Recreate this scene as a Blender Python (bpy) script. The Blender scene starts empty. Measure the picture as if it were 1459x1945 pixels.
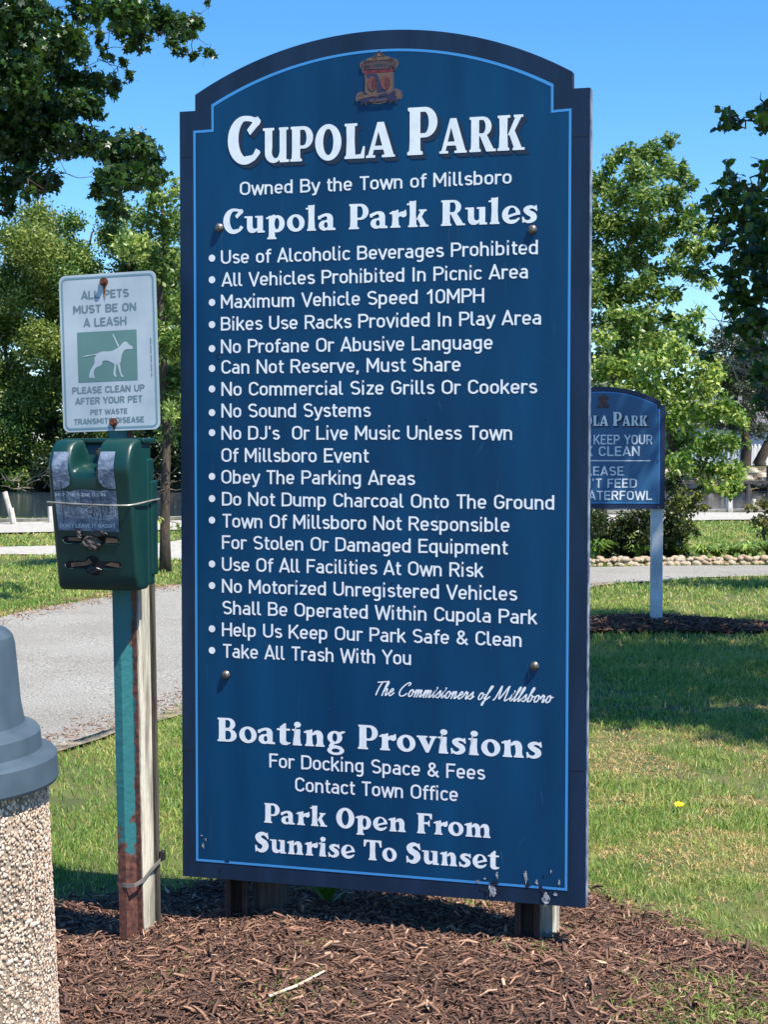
import bpy, math, random
import numpy as np
from mathutils import Vector, Matrix, Euler
from mathutils.geometry import tessellate_polygon
import sys
sys.setrecursionlimit(6000)
random.seed(7); rng = np.random.default_rng(7)
scene = bpy.context.scene
col = scene.collection

# ---------------------------------------------------------------- camera
EYE = 1.5
PITCH, ROLL = 4.15838789e-02, 8.3428e-04
cam_data = bpy.data.cameras.new('camera'); cam = bpy.data.objects.new('camera', cam_data); col.objects.link(cam)
look = Vector((0, math.cos(PITCH), -math.sin(PITCH))); right = Vector((1, 0, 0)); up = right.cross(look)
rx = right*math.cos(ROLL)+up*math.sin(ROLL); uy = -right*math.sin(ROLL)+up*math.cos(ROLL)
m = Matrix((rx, uy, -look)).transposed().to_4x4(); m.translation = Vector((0, 0, EYE))
cam.matrix_world = m
cam_data.sensor_fit = 'HORIZONTAL'; cam_data.sensor_width = 36; cam_data.lens = 36*3200/1459
cam_data.clip_start = .05; cam_data.clip_end = 4000
scene.camera = cam

# ---------------------------------------------------------------- daylight
SUN = Vector((.40, -.37, 1.)).normalized()
world = bpy.data.worlds.new('World'); scene.world = world; world.use_nodes = True
wn = world.node_tree.nodes; wl = world.node_tree.links
bg = wn['Background']; sky = wn.new('ShaderNodeTexSky'); sky.sky_type = 'NISHITA'; sky.sun_disc = False
sky.sun_elevation = math.asin(SUN.z); sky.sun_rotation = math.atan2(SUN.x, SUN.y)
sky.altitude = 0; sky.air_density = 1.; sky.dust_density = 0.; sky.ozone_density = 10.
hsv = wn.new('ShaderNodeHueSaturation'); hsv.inputs['Saturation'].default_value = 1.16
wl.new(sky.outputs[0], hsv.inputs['Color']); wl.new(hsv.outputs[0], bg.inputs[0]); bg.inputs[1].default_value = .113
sd = bpy.data.lights.new('sun', 'SUN'); sd.energy = 4.7; sd.angle = math.radians(.53); sd.color = (1, .93, .82)
sun = bpy.data.objects.new('sun', sd); col.objects.link(sun)
sun.rotation_euler = SUN.to_track_quat('Z', 'Y').to_euler(); sun.location = SUN*40
vs = scene.view_settings; vs.view_transform = 'Standard'; vs.look = 'None'; vs.gamma = 1; vs.use_curve_mapping = False
vs.exposure = .92
scene.cycles.max_bounces = 8; scene.cycles.transparent_max_bounces = 12

# ---------------------------------------------------------------- materials
def lin(r, g_, b):
    return tuple(((v/255)/12.92 if v/255 <= .04045 else ((v/255+.055)/1.055)**2.4) for v in (r, g_, b))
def mat(name, c1, c2=None, scale=8., rough=.7, bump=0., bscale=None, detail=4, spec=.5, metal=0., c3=None, stretch=None, trans=0., lo=.35, hi=.65, coord='Object', attr=None, bdist=.01):
    M = bpy.data.materials.new(name); M.use_nodes = True; nt = M.node_tree; N = nt.nodes; L = nt.links
    b = N['Principled BSDF']; b.inputs['Roughness'].default_value = rough; b.inputs['Metallic'].default_value = metal
    b.inputs['Specular IOR Level'].default_value = spec
    tc = N.new('ShaderNodeTexCoord'); mp = N.new('ShaderNodeMapping'); L.new(tc.outputs[coord], mp.inputs[0])
    if stretch: mp.inputs['Scale'].default_value = stretch
    if attr:
        a = N.new('ShaderNodeAttribute'); a.attribute_name = attr; src = a.outputs['Fac']
        lo, hi = 0., 1.
    else:
        no = N.new('ShaderNodeTexNoise'); no.inputs['Scale'].default_value = scale; no.inputs['Detail'].default_value = detail
        L.new(mp.outputs[0], no.inputs['Vector']); src = no.outputs['Fac']
    if c2 is None: b.inputs['Base Color'].default_value = (*c1, 1); colour = None
    else:
        cr = N.new('ShaderNodeValToRGB'); e = cr.color_ramp.elements; e[0].position = lo; e[1].position = hi
        e[0].color = (*c1, 1); e[1].color = (*c2, 1)
        if c3: k = e.new(.5*(lo+hi)); k.color = (*c3, 1)
        L.new(src, cr.inputs[0]); L.new(cr.outputs[0], b.inputs['Base Color']); colour = cr.outputs[0]
    if bump:
        n2 = N.new('ShaderNodeTexNoise'); n2.inputs['Scale'].default_value = bscale or scale*4; n2.inputs['Detail'].default_value = 6
        L.new(mp.outputs[0], n2.inputs['Vector']); bp = N.new('ShaderNodeBump'); bp.inputs['Strength'].default_value = bump; bp.inputs['Distance'].default_value = bdist
        L.new(n2.outputs['Fac'], bp.inputs['Height']); L.new(bp.outputs[0], b.inputs['Normal'])
    if trans:
        tr = N.new('ShaderNodeBsdfTranslucent'); mx = N.new('ShaderNodeMixShader'); mx.inputs[0].default_value = trans
        if colour:
            hs = N.new('ShaderNodeHueSaturation'); hs.inputs['Value'].default_value = 1.6; hs.inputs['Hue'].default_value = .485
            L.new(colour, hs.inputs['Color']); L.new(hs.outputs[0], tr.inputs[0])
        else: tr.inputs[0].default_value = (*c1, 1)
        L.new(b.outputs[0], mx.inputs[1]); L.new(tr.outputs[0], mx.inputs[2]); L.new(mx.outputs[0], N['Material Output'].inputs[0])
    return M

# ---------------------------------------------------------------- builders
def link(name, me, parent=None, kind=None):
    o = bpy.data.objects.new(name, me); col.objects.link(o)
    if parent: o.parent = parent
    if kind: o['kind'] = kind
    return o
def mesh(name, verts, faces, material=None, parent=None, smooth=False, kind=None, loc=None):
    me = bpy.data.meshes.new(name); me.from_pydata([tuple(v) for v in verts], [], [tuple(f) for f in faces]); me.update()
    if material: me.materials.append(material)
    if smooth: me.polygons.foreach_set('use_smooth', [True]*len(me.polygons))
    o = link(name, me, parent, kind)
    if loc: o.location = loc
    return o
def bulk(name, V, F, material, parent=None, kind=None, tint=None, smooth=False):
    """big mesh from arrays; F is (n, k) with -1 padding absent (all faces the same size)"""
    me = bpy.data.meshes.new(name); k = F.shape[1]; n = len(F)
    me.vertices.add(len(V)); me.vertices.foreach_set('co', np.ascontiguousarray(V, np.float32).ravel())
    me.loops.add(n*k); me.loops.foreach_set('vertex_index', np.ascontiguousarray(F, np.int32).ravel())
    me.polygons.add(n); me.polygons.foreach_set('loop_start', np.arange(0, n*k, k, dtype=np.int32))
    try: me.polygons.foreach_set('loop_total', np.full(n, k, np.int32))
    except Exception: pass
    if smooth: me.polygons.foreach_set('use_smooth', np.ones(n, bool))
    me.update(calc_edges=True)
    if tint is not None:
        a = me.attributes.new('tint', 'FLOAT', 'FACE'); a.data.foreach_set('value', np.ascontiguousarray(tint, np.float32))
    me.materials.append(material)
    return link(name, me, parent, kind)
def thing(name, label, cat, loc=(0, 0, 0), rotz=0., group=None):
    o = bpy.data.objects.new(name, None); col.objects.link(o); o.location = loc; o.rotation_euler = (0, 0, rotz)
    o['label'] = label; o['category'] = cat
    if group: o['group'] = group
    return o
def tag(o, label, cat, group=None):
    o['label'] = label; o['category'] = cat
    if group: o['group'] = group
    return o
def box(x0, x1, y0, y1, z0, z1):
    v = [(x, y, z) for z in (z0, z1) for y in (y0, y1) for x in (x0, x1)]
    f = [(0, 2, 3, 1), (4, 5, 7, 6), (0, 1, 5, 4), (1, 3, 7, 5), (3, 2, 6, 7), (2, 0, 4, 6)]
    return v, f
def add(A, Bm):
    n = len(A[0]); A[0].extend(Bm[0]); A[1].extend([tuple(i+n for i in f) for f in Bm[1]]); return A
def bevel(o, w, seg=2):
    md = o.modifiers.new('bevel', 'BEVEL'); md.width = w; md.segments = seg; md.limit_method = 'ANGLE'; md.angle_limit = math.radians(35)
    return o
def tube(pts, rad, n=8, cap=True):
    """round tube along points; rad a number or one per point"""
    V = []; F = []
    P = [Vector(p) for p in pts]; r = rad if hasattr(rad, '__len__') else [rad]*len(P)
    ref = None
    for i, p in enumerate(P):
        t = (P[min(i+1, len(P)-1)]-P[max(i-1, 0)]).normalized()
        if ref is None: ref = t.orthogonal().normalized()
        ref = (ref-t*ref.dot(t)).normalized(); b = t.cross(ref)
        for k in range(n):
            a = 2*math.pi*k/n; V.append(tuple(p+(ref*math.cos(a)+b*math.sin(a))*r[i]))
    for i in range(len(P)-1):
        for k in range(n): F.append((i*n+k, i*n+(k+1) % n, (i+1)*n+(k+1) % n, (i+1)*n+k))
    if cap: F.append(tuple(range(n-1, -1, -1))); F.append(tuple((len(P)-1)*n+k for k in range(n)))
    return V, F
def lathe(prof, n=64, cx=0., cy=0., closed=False):
    V = []; F = []
    for r, z in prof:
        for k in range(n):
            a = 2*math.pi*k/n; V.append((cx+r*math.cos(a), cy+r*math.sin(a), z))
    for i in range(len(prof)-1):
        for k in range(n): F.append((i*n+k, i*n+(k+1) % n, (i+1)*n+(k+1) % n, (i+1)*n+k))
    return V, F
def prism(outline, y0, y1):
    """solid from an (x, z) outline between two y values, y0 the front"""
    n = len(outline); V = [(x, y0, z) for x, z in outline]+[(x, y1, z) for x, z in outline]
    tri = tessellate_polygon([[Vector((x, z, 0)) for x, z in outline]]); F = []
    for a, b, c_ in tri:
        F.append((a, b, c_)); F.append((a+n, c_+n, b+n))
    ar = sum(outline[i-1][0]*outline[i][1]-outline[i][0]*outline[i-1][1] for i in range(n))
    for i in range(n):
        j = (i+1) % n
        F.append((i, j, j+n, i+n) if ar < 0 else (j, i, i+n, j+n))
    fl = (sum((V[a][0]*V[b][2]-V[b][0]*V[a][2]) for a, b in ((tri[0][0], tri[0][1]), (tri[0][1], tri[0][2]), (tri[0][2], tri[0][0]))) < 0)
    return V, F
def sheet_geo(loops, y):
    """flat front-facing sheet in the x-z plane from closed outlines (holes by even-odd)"""
    if not loops: return [], []
    tri = tessellate_polygon([[Vector((x, z, 0)) for x, z in l] for l in loops])
    P = [p for l in loops for p in l]; V = [(x, y, z) for x, z in P]; F = []
    for a, b, c_ in tri:
        s = (P[b][0]-P[a][0])*(P[c_][1]-P[a][1])-(P[b][1]-P[a][1])*(P[c_][0]-P[a][0])
        F.append((a, b, c_) if s > 0 else (a, c_, b))
    return V, F
def sheet(name, loops, y, material, parent):
    V, F = sheet_geo(loops, y); return mesh(name, V, F, material, parent)
def line_mesh(name, font, text, x0, x1, z, cap, y, material, parent, w=.135, small=1., off=((0, 0, 0),), track=.03, rot=None):
    loops, a, b = layout(font, text, w, track, small); s = (x1-x0)/(b-a); G = ([], [])
    for dx, dz, dy in off:
        for l in loops:
            if l: add(G, sheet_geo([[(x0+(u-a)*s+dx, z+v*cap+dz) for u, v in p] for p in l], y+dy))
    return mesh(name, G[0], G[1], material, parent)
def letters(name, font, text, x0, x1, z, cap, y, material, parent, small=1., off=((0, 0, 0),)):
    loops, a, b = layout(font, text, 0, .03, small); s = (x1-x0)/(b-a)
    for l in loops:
        if not l: continue
        G = ([], [])
        for dx, dz, dy in off: add(G, sheet_geo([[(x0+(u-a)*s+dx, z+v*cap+dz) for u, v in p] for p in l], y+dy))
        mesh(name, G[0], G[1], material, parent)
def ball(cx, cy, cz, rx_, ry, rz, n=8, m_=5):
    V = []; F = []
    for i in range(1, m_):
        t = math.pi*i/m_
        for k in range(n):
            a = 2*math.pi*k/n; V.append((cx+rx_*math.sin(t)*math.cos(a), cy+ry*math.sin(t)*math.sin(a), cz+rz*math.cos(t)))
    top = len(V); V.append((cx, cy, cz+rz)); V.append((cx, cy, cz-rz))
    for i in range(m_-2):
        for k in range(n): F.append((i*n+k, (i+1)*n+k, (i+1)*n+(k+1) % n, i*n+(k+1) % n))
    for k in range(n): F.append((top, k, (k+1) % n)); F.append((top+1, (m_-2)*n+(k+1) % n, (m_-2)*n+k))
    return V, F
def spot(u, v, d):
    """where a point seen at column u, row v of the 1459 x 1945 photograph stands when it is d metres down the lawn"""
    ray = look+rx*((u-729.5)/3200)+uy*((972.5-v)/3200); return Vector((0, 0, EYE))+ray*(d/ray.y)

# ---------------------------------------------------------------- lettering
T = .135
def arc(cx, cy, rx, ry, a0, a1, n=10):
    return [(cx+rx*math.cos(math.radians(a0+(a1-a0)*i/n)), cy+ry*math.sin(math.radians(a0+(a1-a0)*i/n))) for i in range(n+1)]
def loop(x0, y0, x1, y1, r=.2):
    p = arc(x1-r, y1-r, r, r, 90, 0, 6)+arc(x1-r, y0+r, r, r, 0, -90, 6)+arc(x0+r, y0+r, r, r, -90, -180, 6)+arc(x0+r, y1-r, r, r, 180, 90, 6)
    return p+[p[0]]
B, U, X, D = .065, .935, .665, -.235        # centre lines: baseline, cap top, x-height, descender
SANS = {}
def g(ch, adv, *s): SANS[ch] = (adv, s)
g('A', .70, [(.03, 0), (.33, 1), (.63, 0)], [(.12, .27), (.54, .27)])
g('B', .68, [(.07, U), (.36, U)]+arc(.36, .725, .19, .21, 90, -90)+[(.07, .515)], [(.07, .515), (.38, .515)]+arc(.38, .29, .2, .225, 90, -90)+[(.07, B)], [(.07, 1), (.07, 0)])
g('C', .66, arc(.33, .68, .25, .255, 12, 180)+arc(.33, .32, .25, .255, 180, 348))
g('D', .70, [(.07, U), (.3, U)]+arc(.34, .68, .26, .255, 90, 0)+arc(.34, .32, .26, .255, 0, -90)+[(.07, B)], [(.07, 1), (.07, 0)])
g('E', .61, [(.07, 1), (.07, 0)], [(.07, U), (.56, U)], [(.07, .51), (.5, .51)], [(.07, B), (.56, B)])
g('F', .58, [(.07, 1), (.07, 0)], [(.07, U), (.55, U)], [(.07, .50), (.49, .50)])
g('G', .70, arc(.33, .68, .25, .255, 14, 180)+arc(.33, .32, .25, .255, 180, 360)+[(.58, .47), (.34, .47)])
g('H', .71, [(.07, 1), (.07, 0)], [(.6, 1), (.6, 0)], [(.07, .51), (.6, .51)])
g('I', .28, [(.1, 1), (.1, 0)])
g('J', .55, [(.44, 1), (.44, .28)]+arc(.24, .27, .2, .205, 0, -150))
g('K', .68, [(.07, 1), (.07, 0)], [(.6, 1), (.08, .36)], [(.25, .56), (.63, 0)])
g('L', .58, [(.07, 1), (.07, 0)], [(.07, B), (.55, B)])
g('M', .84, [(.07, 0), (.07, 1)], [(.09, .95), (.39, .3), (.69, .95)], [(.71, 1), (.71, 0)])
g('N', .74, [(.07, 0), (.07, 1)], [(.09, .95), (.59, .05)], [(.61, 0), (.61, 1)])
g('O', .72, arc(.34, .68, .265, .255, 0, 180)+arc(.34, .32, .265, .255, 180, 360)+[(.605, .68)])
g('P', .65, [(.07, 1), (.07, 0)], [(.07, U), (.36, U)]+arc(.36, .7, .21, .235, 90, -90)+[(.07, .465)])
g('R', .68, [(.07, 1), (.07, 0)], [(.07, U), (.36, U)]+arc(.36, .71, .21, .225, 90, -90)+[(.07, .485)], [(.33, .49), (.6, 0)])
g('S', .66, arc(.31, .72, .235, .215, 28, 255, 12)+arc(.33, .275, .235, .215, 75, -152, 12))
g('T', .62, [(.02, U), (.58, U)], [(.3, U), (.3, 0)])
g('U', .71, [(.07, 1), (.07, .32)]+arc(.33, .32, .26, .255, 180, 360)+[(.59, 1)])
g('V', .66, [(.02, 1), (.32, 0), (.62, 1)])
g('W', .95, [(.02, 1), (.23, 0), (.46, .9), (.69, 0), (.9, 1)])
g('Y', .66, [(.02, 1), (.32, .46), (.62, 1)], [(.32, .48), (.32, 0)])
g('a', .57, [(.43, 0), (.43, .48)]+arc(.26, .49, .17, .175, 0, 140), [(.43, .405), (.25, .405)]+arc(.23, .235, .175, .17, 90, 270)+[(.26, .065)]+arc(.26, .25, .17, .185, -90, -20))
g('b', .60, [(.07, 1), (.07, 0)], loop(.07, B, .46, X, .19))
g('c', .51, arc(.26, .47, .195, .195, 30, 180)+arc(.26, .26, .195, .195, 180, 330))
g('d', .60, [(.46, 1), (.46, 0)], loop(.07, B, .46, X, .19))
g('e', .58, [(.08, .355), (.46, .355), (.46, .47)]+arc(.27, .47, .19, .195, 0, 180)+arc(.27, .26, .19, .195, 180, 325))
g('f', .37, [(.36, U), (.3, U)]+arc(.28, .8, .13, .135, 90, 180)+[(.15, 0)], [(.01, X), (.35, X)])
g('g', .60, [(.46, .73), (.46, -.04)]+arc(.27, -.04, .19, .195, 0, -135), loop(.07, .085, .46, X, .19))
g('h', .59, [(.07, 1), (.07, 0)], [(.07, .45)]+arc(.265, .47, .19, .195, 180, 0)+[(.455, 0)])
g('i', .26, [(.09, .70), (.09, 0)], [(.09, 1.03), (.09, .89)])
g('k', .55, [(.07, 1), (.07, 0)], [(.46, .73), (.08, .28)], [(.22, .43), (.49, 0)])
g('l', .30, [(.07, 1), (.07, .18)]+arc(.18, .175, .11, .11, 180, 270, 5)+[(.24, B)])
g('m', .90, [(.07, .73), (.07, 0)], [(.07, .45)]+arc(.24, .485, .17, .18, 180, 0)+[(.41, 0)], [(.41, .45)]+arc(.58, .485, .17, .18, 180, 0)+[(.75, 0)])
g('n', .59, [(.07, .73), (.07, 0)], [(.07, .45)]+arc(.265, .47, .19, .195, 180, 0)+[(.455, 0)])
g('o', .58, loop(.07, B, .46, X, .195))
g('p', .60, [(.07, .73), (.07, -.26)], loop(.07, B, .46, X, .19))
g('q', .60, [(.46, .73), (.46, -.26)], loop(.07, B, .46, X, .19))
g('r', .41, [(.07, .73), (.07, 0)], [(.07, .42)]+arc(.25, .48, .18, .185, 175, 50))
g('s', .51, arc(.25, .525, .17, .14, 25, 255, 9)+arc(.26, .215, .175, .15, 75, -155, 9))
g('t', .38, [(.15, .92), (.15, .2)]+arc(.27, .19, .12, .125, 180, 270, 5)+[(.35, B)], [(.02, X), (.35, X)])
g('u', .59, [(.455, .73), (.455, 0)], [(.07, .73), (.07, .26)]+arc(.262, .26, .192, .195, 180, 360)+[(.455, .3)])
g('v', .53, [(.02, .73), (.25, 0), (.48, .73)])
g('w', .78, [(.02, .73), (.2, 0), (.38, .68), (.56, 0), (.74, .73)])
g('x', .53, [(.03, .73), (.47, 0)], [(.03, 0), (.47, .73)])
g('y', .53, [(.02, .73), (.26, .02)], [(.49, .73), (.22, -.14), (.05, -.2)])
g('z', .50, [(.04, X), (.44, X)], [(.43, .68), (.05, .05)], [(.04, B), (.45, B)])
g('&', .74, [(.66, 0), (.2, .6)]+arc(.29, .77, .155, .165, 215, -40, 12)+[(.17, .44)]+arc(.27, .26, .2, .195, 150, 290, 8)+[(.56, .3), (.62, .42)])
g('0', .66, arc(.31, .68, .23, .255, 0, 180)+arc(.31, .32, .23, .255, 180, 360)+[(.54, .68)])
g('1', .56, [(.36, 0), (.36, 1)], [(.36, .92), (.12, .68)])
g('4', .62, [(.4, 0), (.4, .5)], [(.36, 1), (.1, .26), (.56, .26)])
g("'", .22, [(.09, 1), (.09, .76)])
g(',', .26, [(.12, .13), (.07, -.14)])
g('!', .26, [(.09, 1), (.09, .3)], [(.09, .14), (.09, 0)])
g('-', .4, [(.05, .4), (.33, .4)])
g(' ', .33)

# connected brush script: the skeleton leans by itself through SLANT
SCRIPT = {}
def c(ch, adv, *s): SCRIPT[ch] = (adv, s)
c('T', .44, [(.0, .93), (.5, 1.0)], [(.26, .97), (.18, .5), (.17, .02)])
c('C', .56, [(.43, .78), (.5, .9), (.42, 1.0), (.24, .85), (.09, .55), (.07, .25), (.18, .03), (.38, .06), (.5, .22)])
c('M', .86, [(.0, .03), (.08, .2), (.16, .96), (.2, .9), (.3, .12), (.56, .97), (.6, .9), (.62, .1), (.7, .03), (.86, .2)])
c('h', .36, [(.04, .3), (.16, .8), (.13, 1.0), (.07, .92), (.06, .0)], [(.07, .25), (.18, .5), (.24, .42), (.23, .08), (.28, .02), (.38, .2)])
c('e', .28, [(.02, .22), (.18, .33), (.18, .48), (.1, .5), (.04, .3), (.07, .05), (.16, .02), (.3, .22)])
c('o', .32, [(.18, .5), (.08, .46), (.04, .2), (.1, .02), (.22, .08), (.25, .3), (.18, .5), (.22, .38), (.34, .4)])
c('m', .50, [(.0, .3), (.05, .5), (.06, .0)], [(.06, .2), (.15, .5), (.2, .45), (.2, .0)], [(.2, .2), (.3, .5), (.36, .42), (.35, .08), (.4, .02), (.52, .22)])
c('n', .36, [(.0, .3), (.05, .5), (.06, .0)], [(.06, .2), (.16, .5), (.22, .42), (.21, .08), (.26, .02), (.38, .22)])
c('i', .18, [(.0, .25), (.07, .5), (.06, .1), (.1, .02), (.2, .22)], [(.1, .74), (.11, .68)])
c('s', .26, [(.0, .2), (.14, .52), (.16, .4), (.2, .18), (.14, .02), (.03, .06)], [(.14, .03), (.28, .22)])
c('r', .27, [(.0, .25), (.06, .54), (.1, .42), (.17, .46), (.16, .1), (.2, .02), (.28, .22)])
c('f', .30, [(.02, .1), (.16, .6), (.24, .95), (.2, 1.0), (.13, .85), (.08, -.3), (.02, -.3), (.05, -.1), (.2, .1), (.3, .25)])
c('l', .20, [(.0, .2), (.14, .75), (.15, .98), (.1, 1.0), (.06, .8), (.05, .12), (.1, .02), (.21, .22)])
c('b', .33, [(.0, .2), (.14, .78), (.15, .98), (.1, 1.0), (.06, .8), (.05, .1), (.12, .02), (.22, .12), (.22, .4), (.16, .46), (.22, .38), (.35, .4)])
c(' ', .20)

def sd_line(px, py, a, b, r0, r1, cap0=False, cap1=False):
    dx, dy = b[0]-a[0], b[1]-a[1]; L = math.hypot(dx, dy)+1e-9; ux, uy = dx/L, dy/L
    qx, qy = px-a[0], py-a[1]; t = qx*ux+qy*uy; s = np.abs(qx*uy-qy*ux); tc = np.clip(t, 0, L)
    rr = r0+(r1-r0)*tc/L
    d = np.hypot(s, t-tc)-rr
    if cap0: d = np.where(t < 0, np.maximum(s-r0, -t), d)
    if cap1: d = np.where(t > L, np.maximum(s-r1, t-L), d)
    return d
def sd_path(px, py, pts, w, flat=True):
    d = None
    pts = [p for i, p in enumerate(pts) if i == 0 or math.hypot(p[0]-pts[i-1][0], p[1]-pts[i-1][1]) > 1e-4]
    n = len(pts)-1
    for i in range(n):
        q = sd_line(px, py, pts[i], pts[i+1], w/2, w/2, flat and i == 0, flat and i == n-1)
        d = q if d is None else np.minimum(d, q)
    return d
def sd_poly(px, py, pts):
    d = np.full(px.shape, 1e9); s = np.zeros(px.shape, bool)
    n = len(pts)
    for i in range(n):
        a, b = pts[i], pts[i-1]
        ex, ey = b[0]-a[0], b[1]-a[1]; wx, wy = px-a[0], py-a[1]
        t = np.clip((wx*ex+wy*ey)/(ex*ex+ey*ey+1e-12), 0, 1)
        d = np.minimum(d, np.hypot(wx-ex*t, wy-ey*t))
        c1 = (a[1] > py) != (b[1] > py)
        s ^= c1 & (px < (b[0]-a[0])*(py-a[1])/((b[1]-a[1]) if b[1] != a[1] else 1e-9)+a[0])
    return np.where(s, -d, d)
def sd_ell(px, py, cx, cy, rx, ry, rot=0):
    c_, s_ = math.cos(math.radians(rot)), math.sin(math.radians(rot))
    x, y = (px-cx)*c_+(py-cy)*s_, -(px-cx)*s_+(py-cy)*c_
    k = np.sqrt((x/rx)**2+(y/ry)**2)+1e-9
    return (k-1)*np.sqrt(x*x+y*y)/k
def smooth(pts, n=6):
    P = [pts[0]]+list(pts)+[pts[-1]]; out = []
    for i in range(1, len(P)-2):
        for k in range(n):
            t = k/n; out.append(tuple(.5*((2*P[i][j])+(-P[i-1][j]+P[i+1][j])*t+(2*P[i-1][j]-5*P[i][j]+4*P[i+1][j]-P[i+2][j])*t*t+(-P[i-1][j]+3*P[i][j]-3*P[i+1][j]+P[i+2][j])*t**3) for j in range(len(pts[0]))))
    return out+[tuple(pts[-1])]

# heavy display serif: each glyph a list of ('+' or '-' or '&', shape) applied in order; & clips the shapes before it
SERIF = {}
def q(ch, adv, *ops): SERIF[ch] = (adv, ops)
def P_(*p): return ('poly', p)
def R_(x0, y0, x1, y1): return ('poly', ((x0, y0), (x1, y0), (x1, y1), (x0, y1)))
def E_(cx, cy, rx, ry, rot=0): return ('ell', (cx, cy, rx, ry, rot))
def V_(*p): return ('brush', p)              # (x, y, radius) along a curve
def stem(x0, x1, top=1., bot=0., s=.055, h=.075):        # slab-serifed stem, slightly waisted
    return [('+', P_((x0-s, bot), (x1+s, bot), (x1+s, bot+h*.8), (x1+.01, bot+h*1.25), (x1-.01, (top+bot)/2), (x1, top), (x0-s*.4, top), (x0, top-h), (x0+.01, (top+bot)/2), (x0-.01, bot+h*1.25), (x0-s, bot+h*.8)))]
def topser(x0, x1, top=1., s=.06, h=.075): return [('+', R_(x0-s, top-h, x1, top))]
q('C', .74, ('+', E_(.38, .5, .37, .515)), ('-', E_(.45, .53, .205, .405)), ('-', P_((.42, .60), (.62, 1.2), (1, 1.2), (1, .08), (.66, .30), (.42, .42))),
  ('+', P_((.62, .985), (.655, .955), (.735, .86), (.50, .60), (.435, .715), (.50, .80), (.54, .84))), ('+', V_((.42, .085, .08), (.56, .12, .065), (.68, .23, .045))), ('+', P_((.6, .84), (.66, 1.0), (.74, .9), (.7, .8))), ('+', V_((.34, .955, .055), (.47, .955, .055), (.58, .92, .055), (.64, .86, .06))))
q('U', .76, *topser(.08, .36), ('+', R_(.08, .3, .30, 1)), *topser(.56, .78), ('+', R_(.52, 0, .72, 1)), ('+', E_(.335, .27, .255, .28)), ('-', E_(.40, .32, .115, .20)), ('-', R_(.30, .3, .52, .92)), ('-', R_(.42, .92, .46, 1.1)), ('+', R_(.7, 0, .80, .075)))
q('P', .74, *stem(.10, .34), ('+', R_(.06, .925, .4, 1)), ('+', P_((.2, 1), (.44, 1), (.44, .36), (.2, .36))), ('+', E_(.44, .68, .285, .32)), ('-', E_(.435, .675, .095, .225)), ('-', R_(.34, .45, .435, .90)), ('+', R_(.1, 0, .34, 1)), ('-', P_((.343, 0.08), (.6, .08), (.6, .355), (.343, .355))))
q('O', .80, ('+', E_(.40, .5, .385, .52)), ('-', E_(.40, .51, .15, .375)))
q('L', .64, *stem(.10, .35), ('+', R_(.05, .925, .42, 1)), ('+', P_((.2, 0), (.62, 0), (.64, .34), (.585, .34), (.52, .12), (.3, .10))))
q('A', .84, ('+', P_((.33, 1), (.52, 1), (.80, .06), (.84, .06), (.84, 0), (.46, 0), (.46, .07), (.54, .07), (.36, .74), (.19, .07), (.27, .07), (.27, 0), (-.0, 0), (-.0, .07), (.06, .07))), ('+', R_(.20, .22, .56, .33)))
q('R', .82, *stem(.10, .34), ('+', R_(.05, .925, .4, 1)), ('+', R_(.3, .44, .46, 1)), ('+', E_(.45, .72, .265, .28)), ('-', E_(.45, .715, .085, .19)), ('-', R_(.34, .525, .45, .905)), ('+', R_(.1, 0, .34, 1)), ('+', P_((.34, .52), (.56, .50), (.78, .07), (.85, .07), (.85, 0), (.56, 0), (.38, .42))))
q('K', .84, *stem(.10, .35), ('+', R_(.05, .925, .43, 1)), ('+', P_((.34, .40), (.58, .93), (.53, .93), (.53, 1), (.82, 1), (.82, .93), (.76, .93), (.56, .56), (.77, .07), (.86, .07), (.86, 0), (.50, 0), (.50, .07), (.54, .07), (.40, .45))))
q('B', .78, *stem(.10, .33), ('+', R_(.05, .925, .4, 1)), ('+', R_(.3, 0, .46, 1)), ('+', E_(.44, .745, .24, .255)), ('+', E_(.455, .27, .275, .27)), ('-', E_(.42, .75, .085, .165)), ('-', R_(.33, .585, .42, .915)), ('-', E_(.43, .275, .1, .185)), ('-', R_(.33, .09, .43, .46)), ('+', R_(.10, 0, .33, 1)), ('-', P_((.74, .56), (.62, .515), (.74, .47))))
q('F', .70, *stem(.10, .34), ('+', R_(.05, .925, .64, 1)), ('+', P_((.3, 1), (.66, 1), (.66, .72), (.60, .72), (.54, .89), (.3, .90))), ('+', P_((.3, .57), (.5, .57), (.53, .67), (.57, .67), (.57, .36), (.53, .36), (.5, .47), (.3, .47))))
q('M', 1.1, *stem(.08, .24, s=.07), *stem(.70, .94, s=.06), ('+', P_((.06, 1), (.30, 1), (.52, .36), (.74, 1), (.78, .6), (.50, -.0), (.45, 0), (.18, .8))), ('+', R_(.01, .925, .3, 1)), ('+', R_(.7, .925, 1.0, 1)))
q('S', .66, ('+', V_((.555, .80, .05), (.44, .925, .075), (.28, .92, .10), (.155, .78, .125), (.24, .60, .145), (.43, .47, .15), (.49, .28, .135), (.38, .10, .11), (.22, .07, .075), (.09, .18, .05))), ('+', P_((.52, .95), (.585, 1.02), (.63, .68), (.56, .68))), ('+', P_((.02, .34), (.09, .34), (.14, .1), (.04, -.02))))
q('T', .76, *stem(.26, .50), ('+', P_((.0, 1), (.76, 1), (.77, .66), (.70, .66), (.64, .88), (.50, .91), (.26, .91), (.12, .88), (.06, .66), (-.01, .66))))
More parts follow.
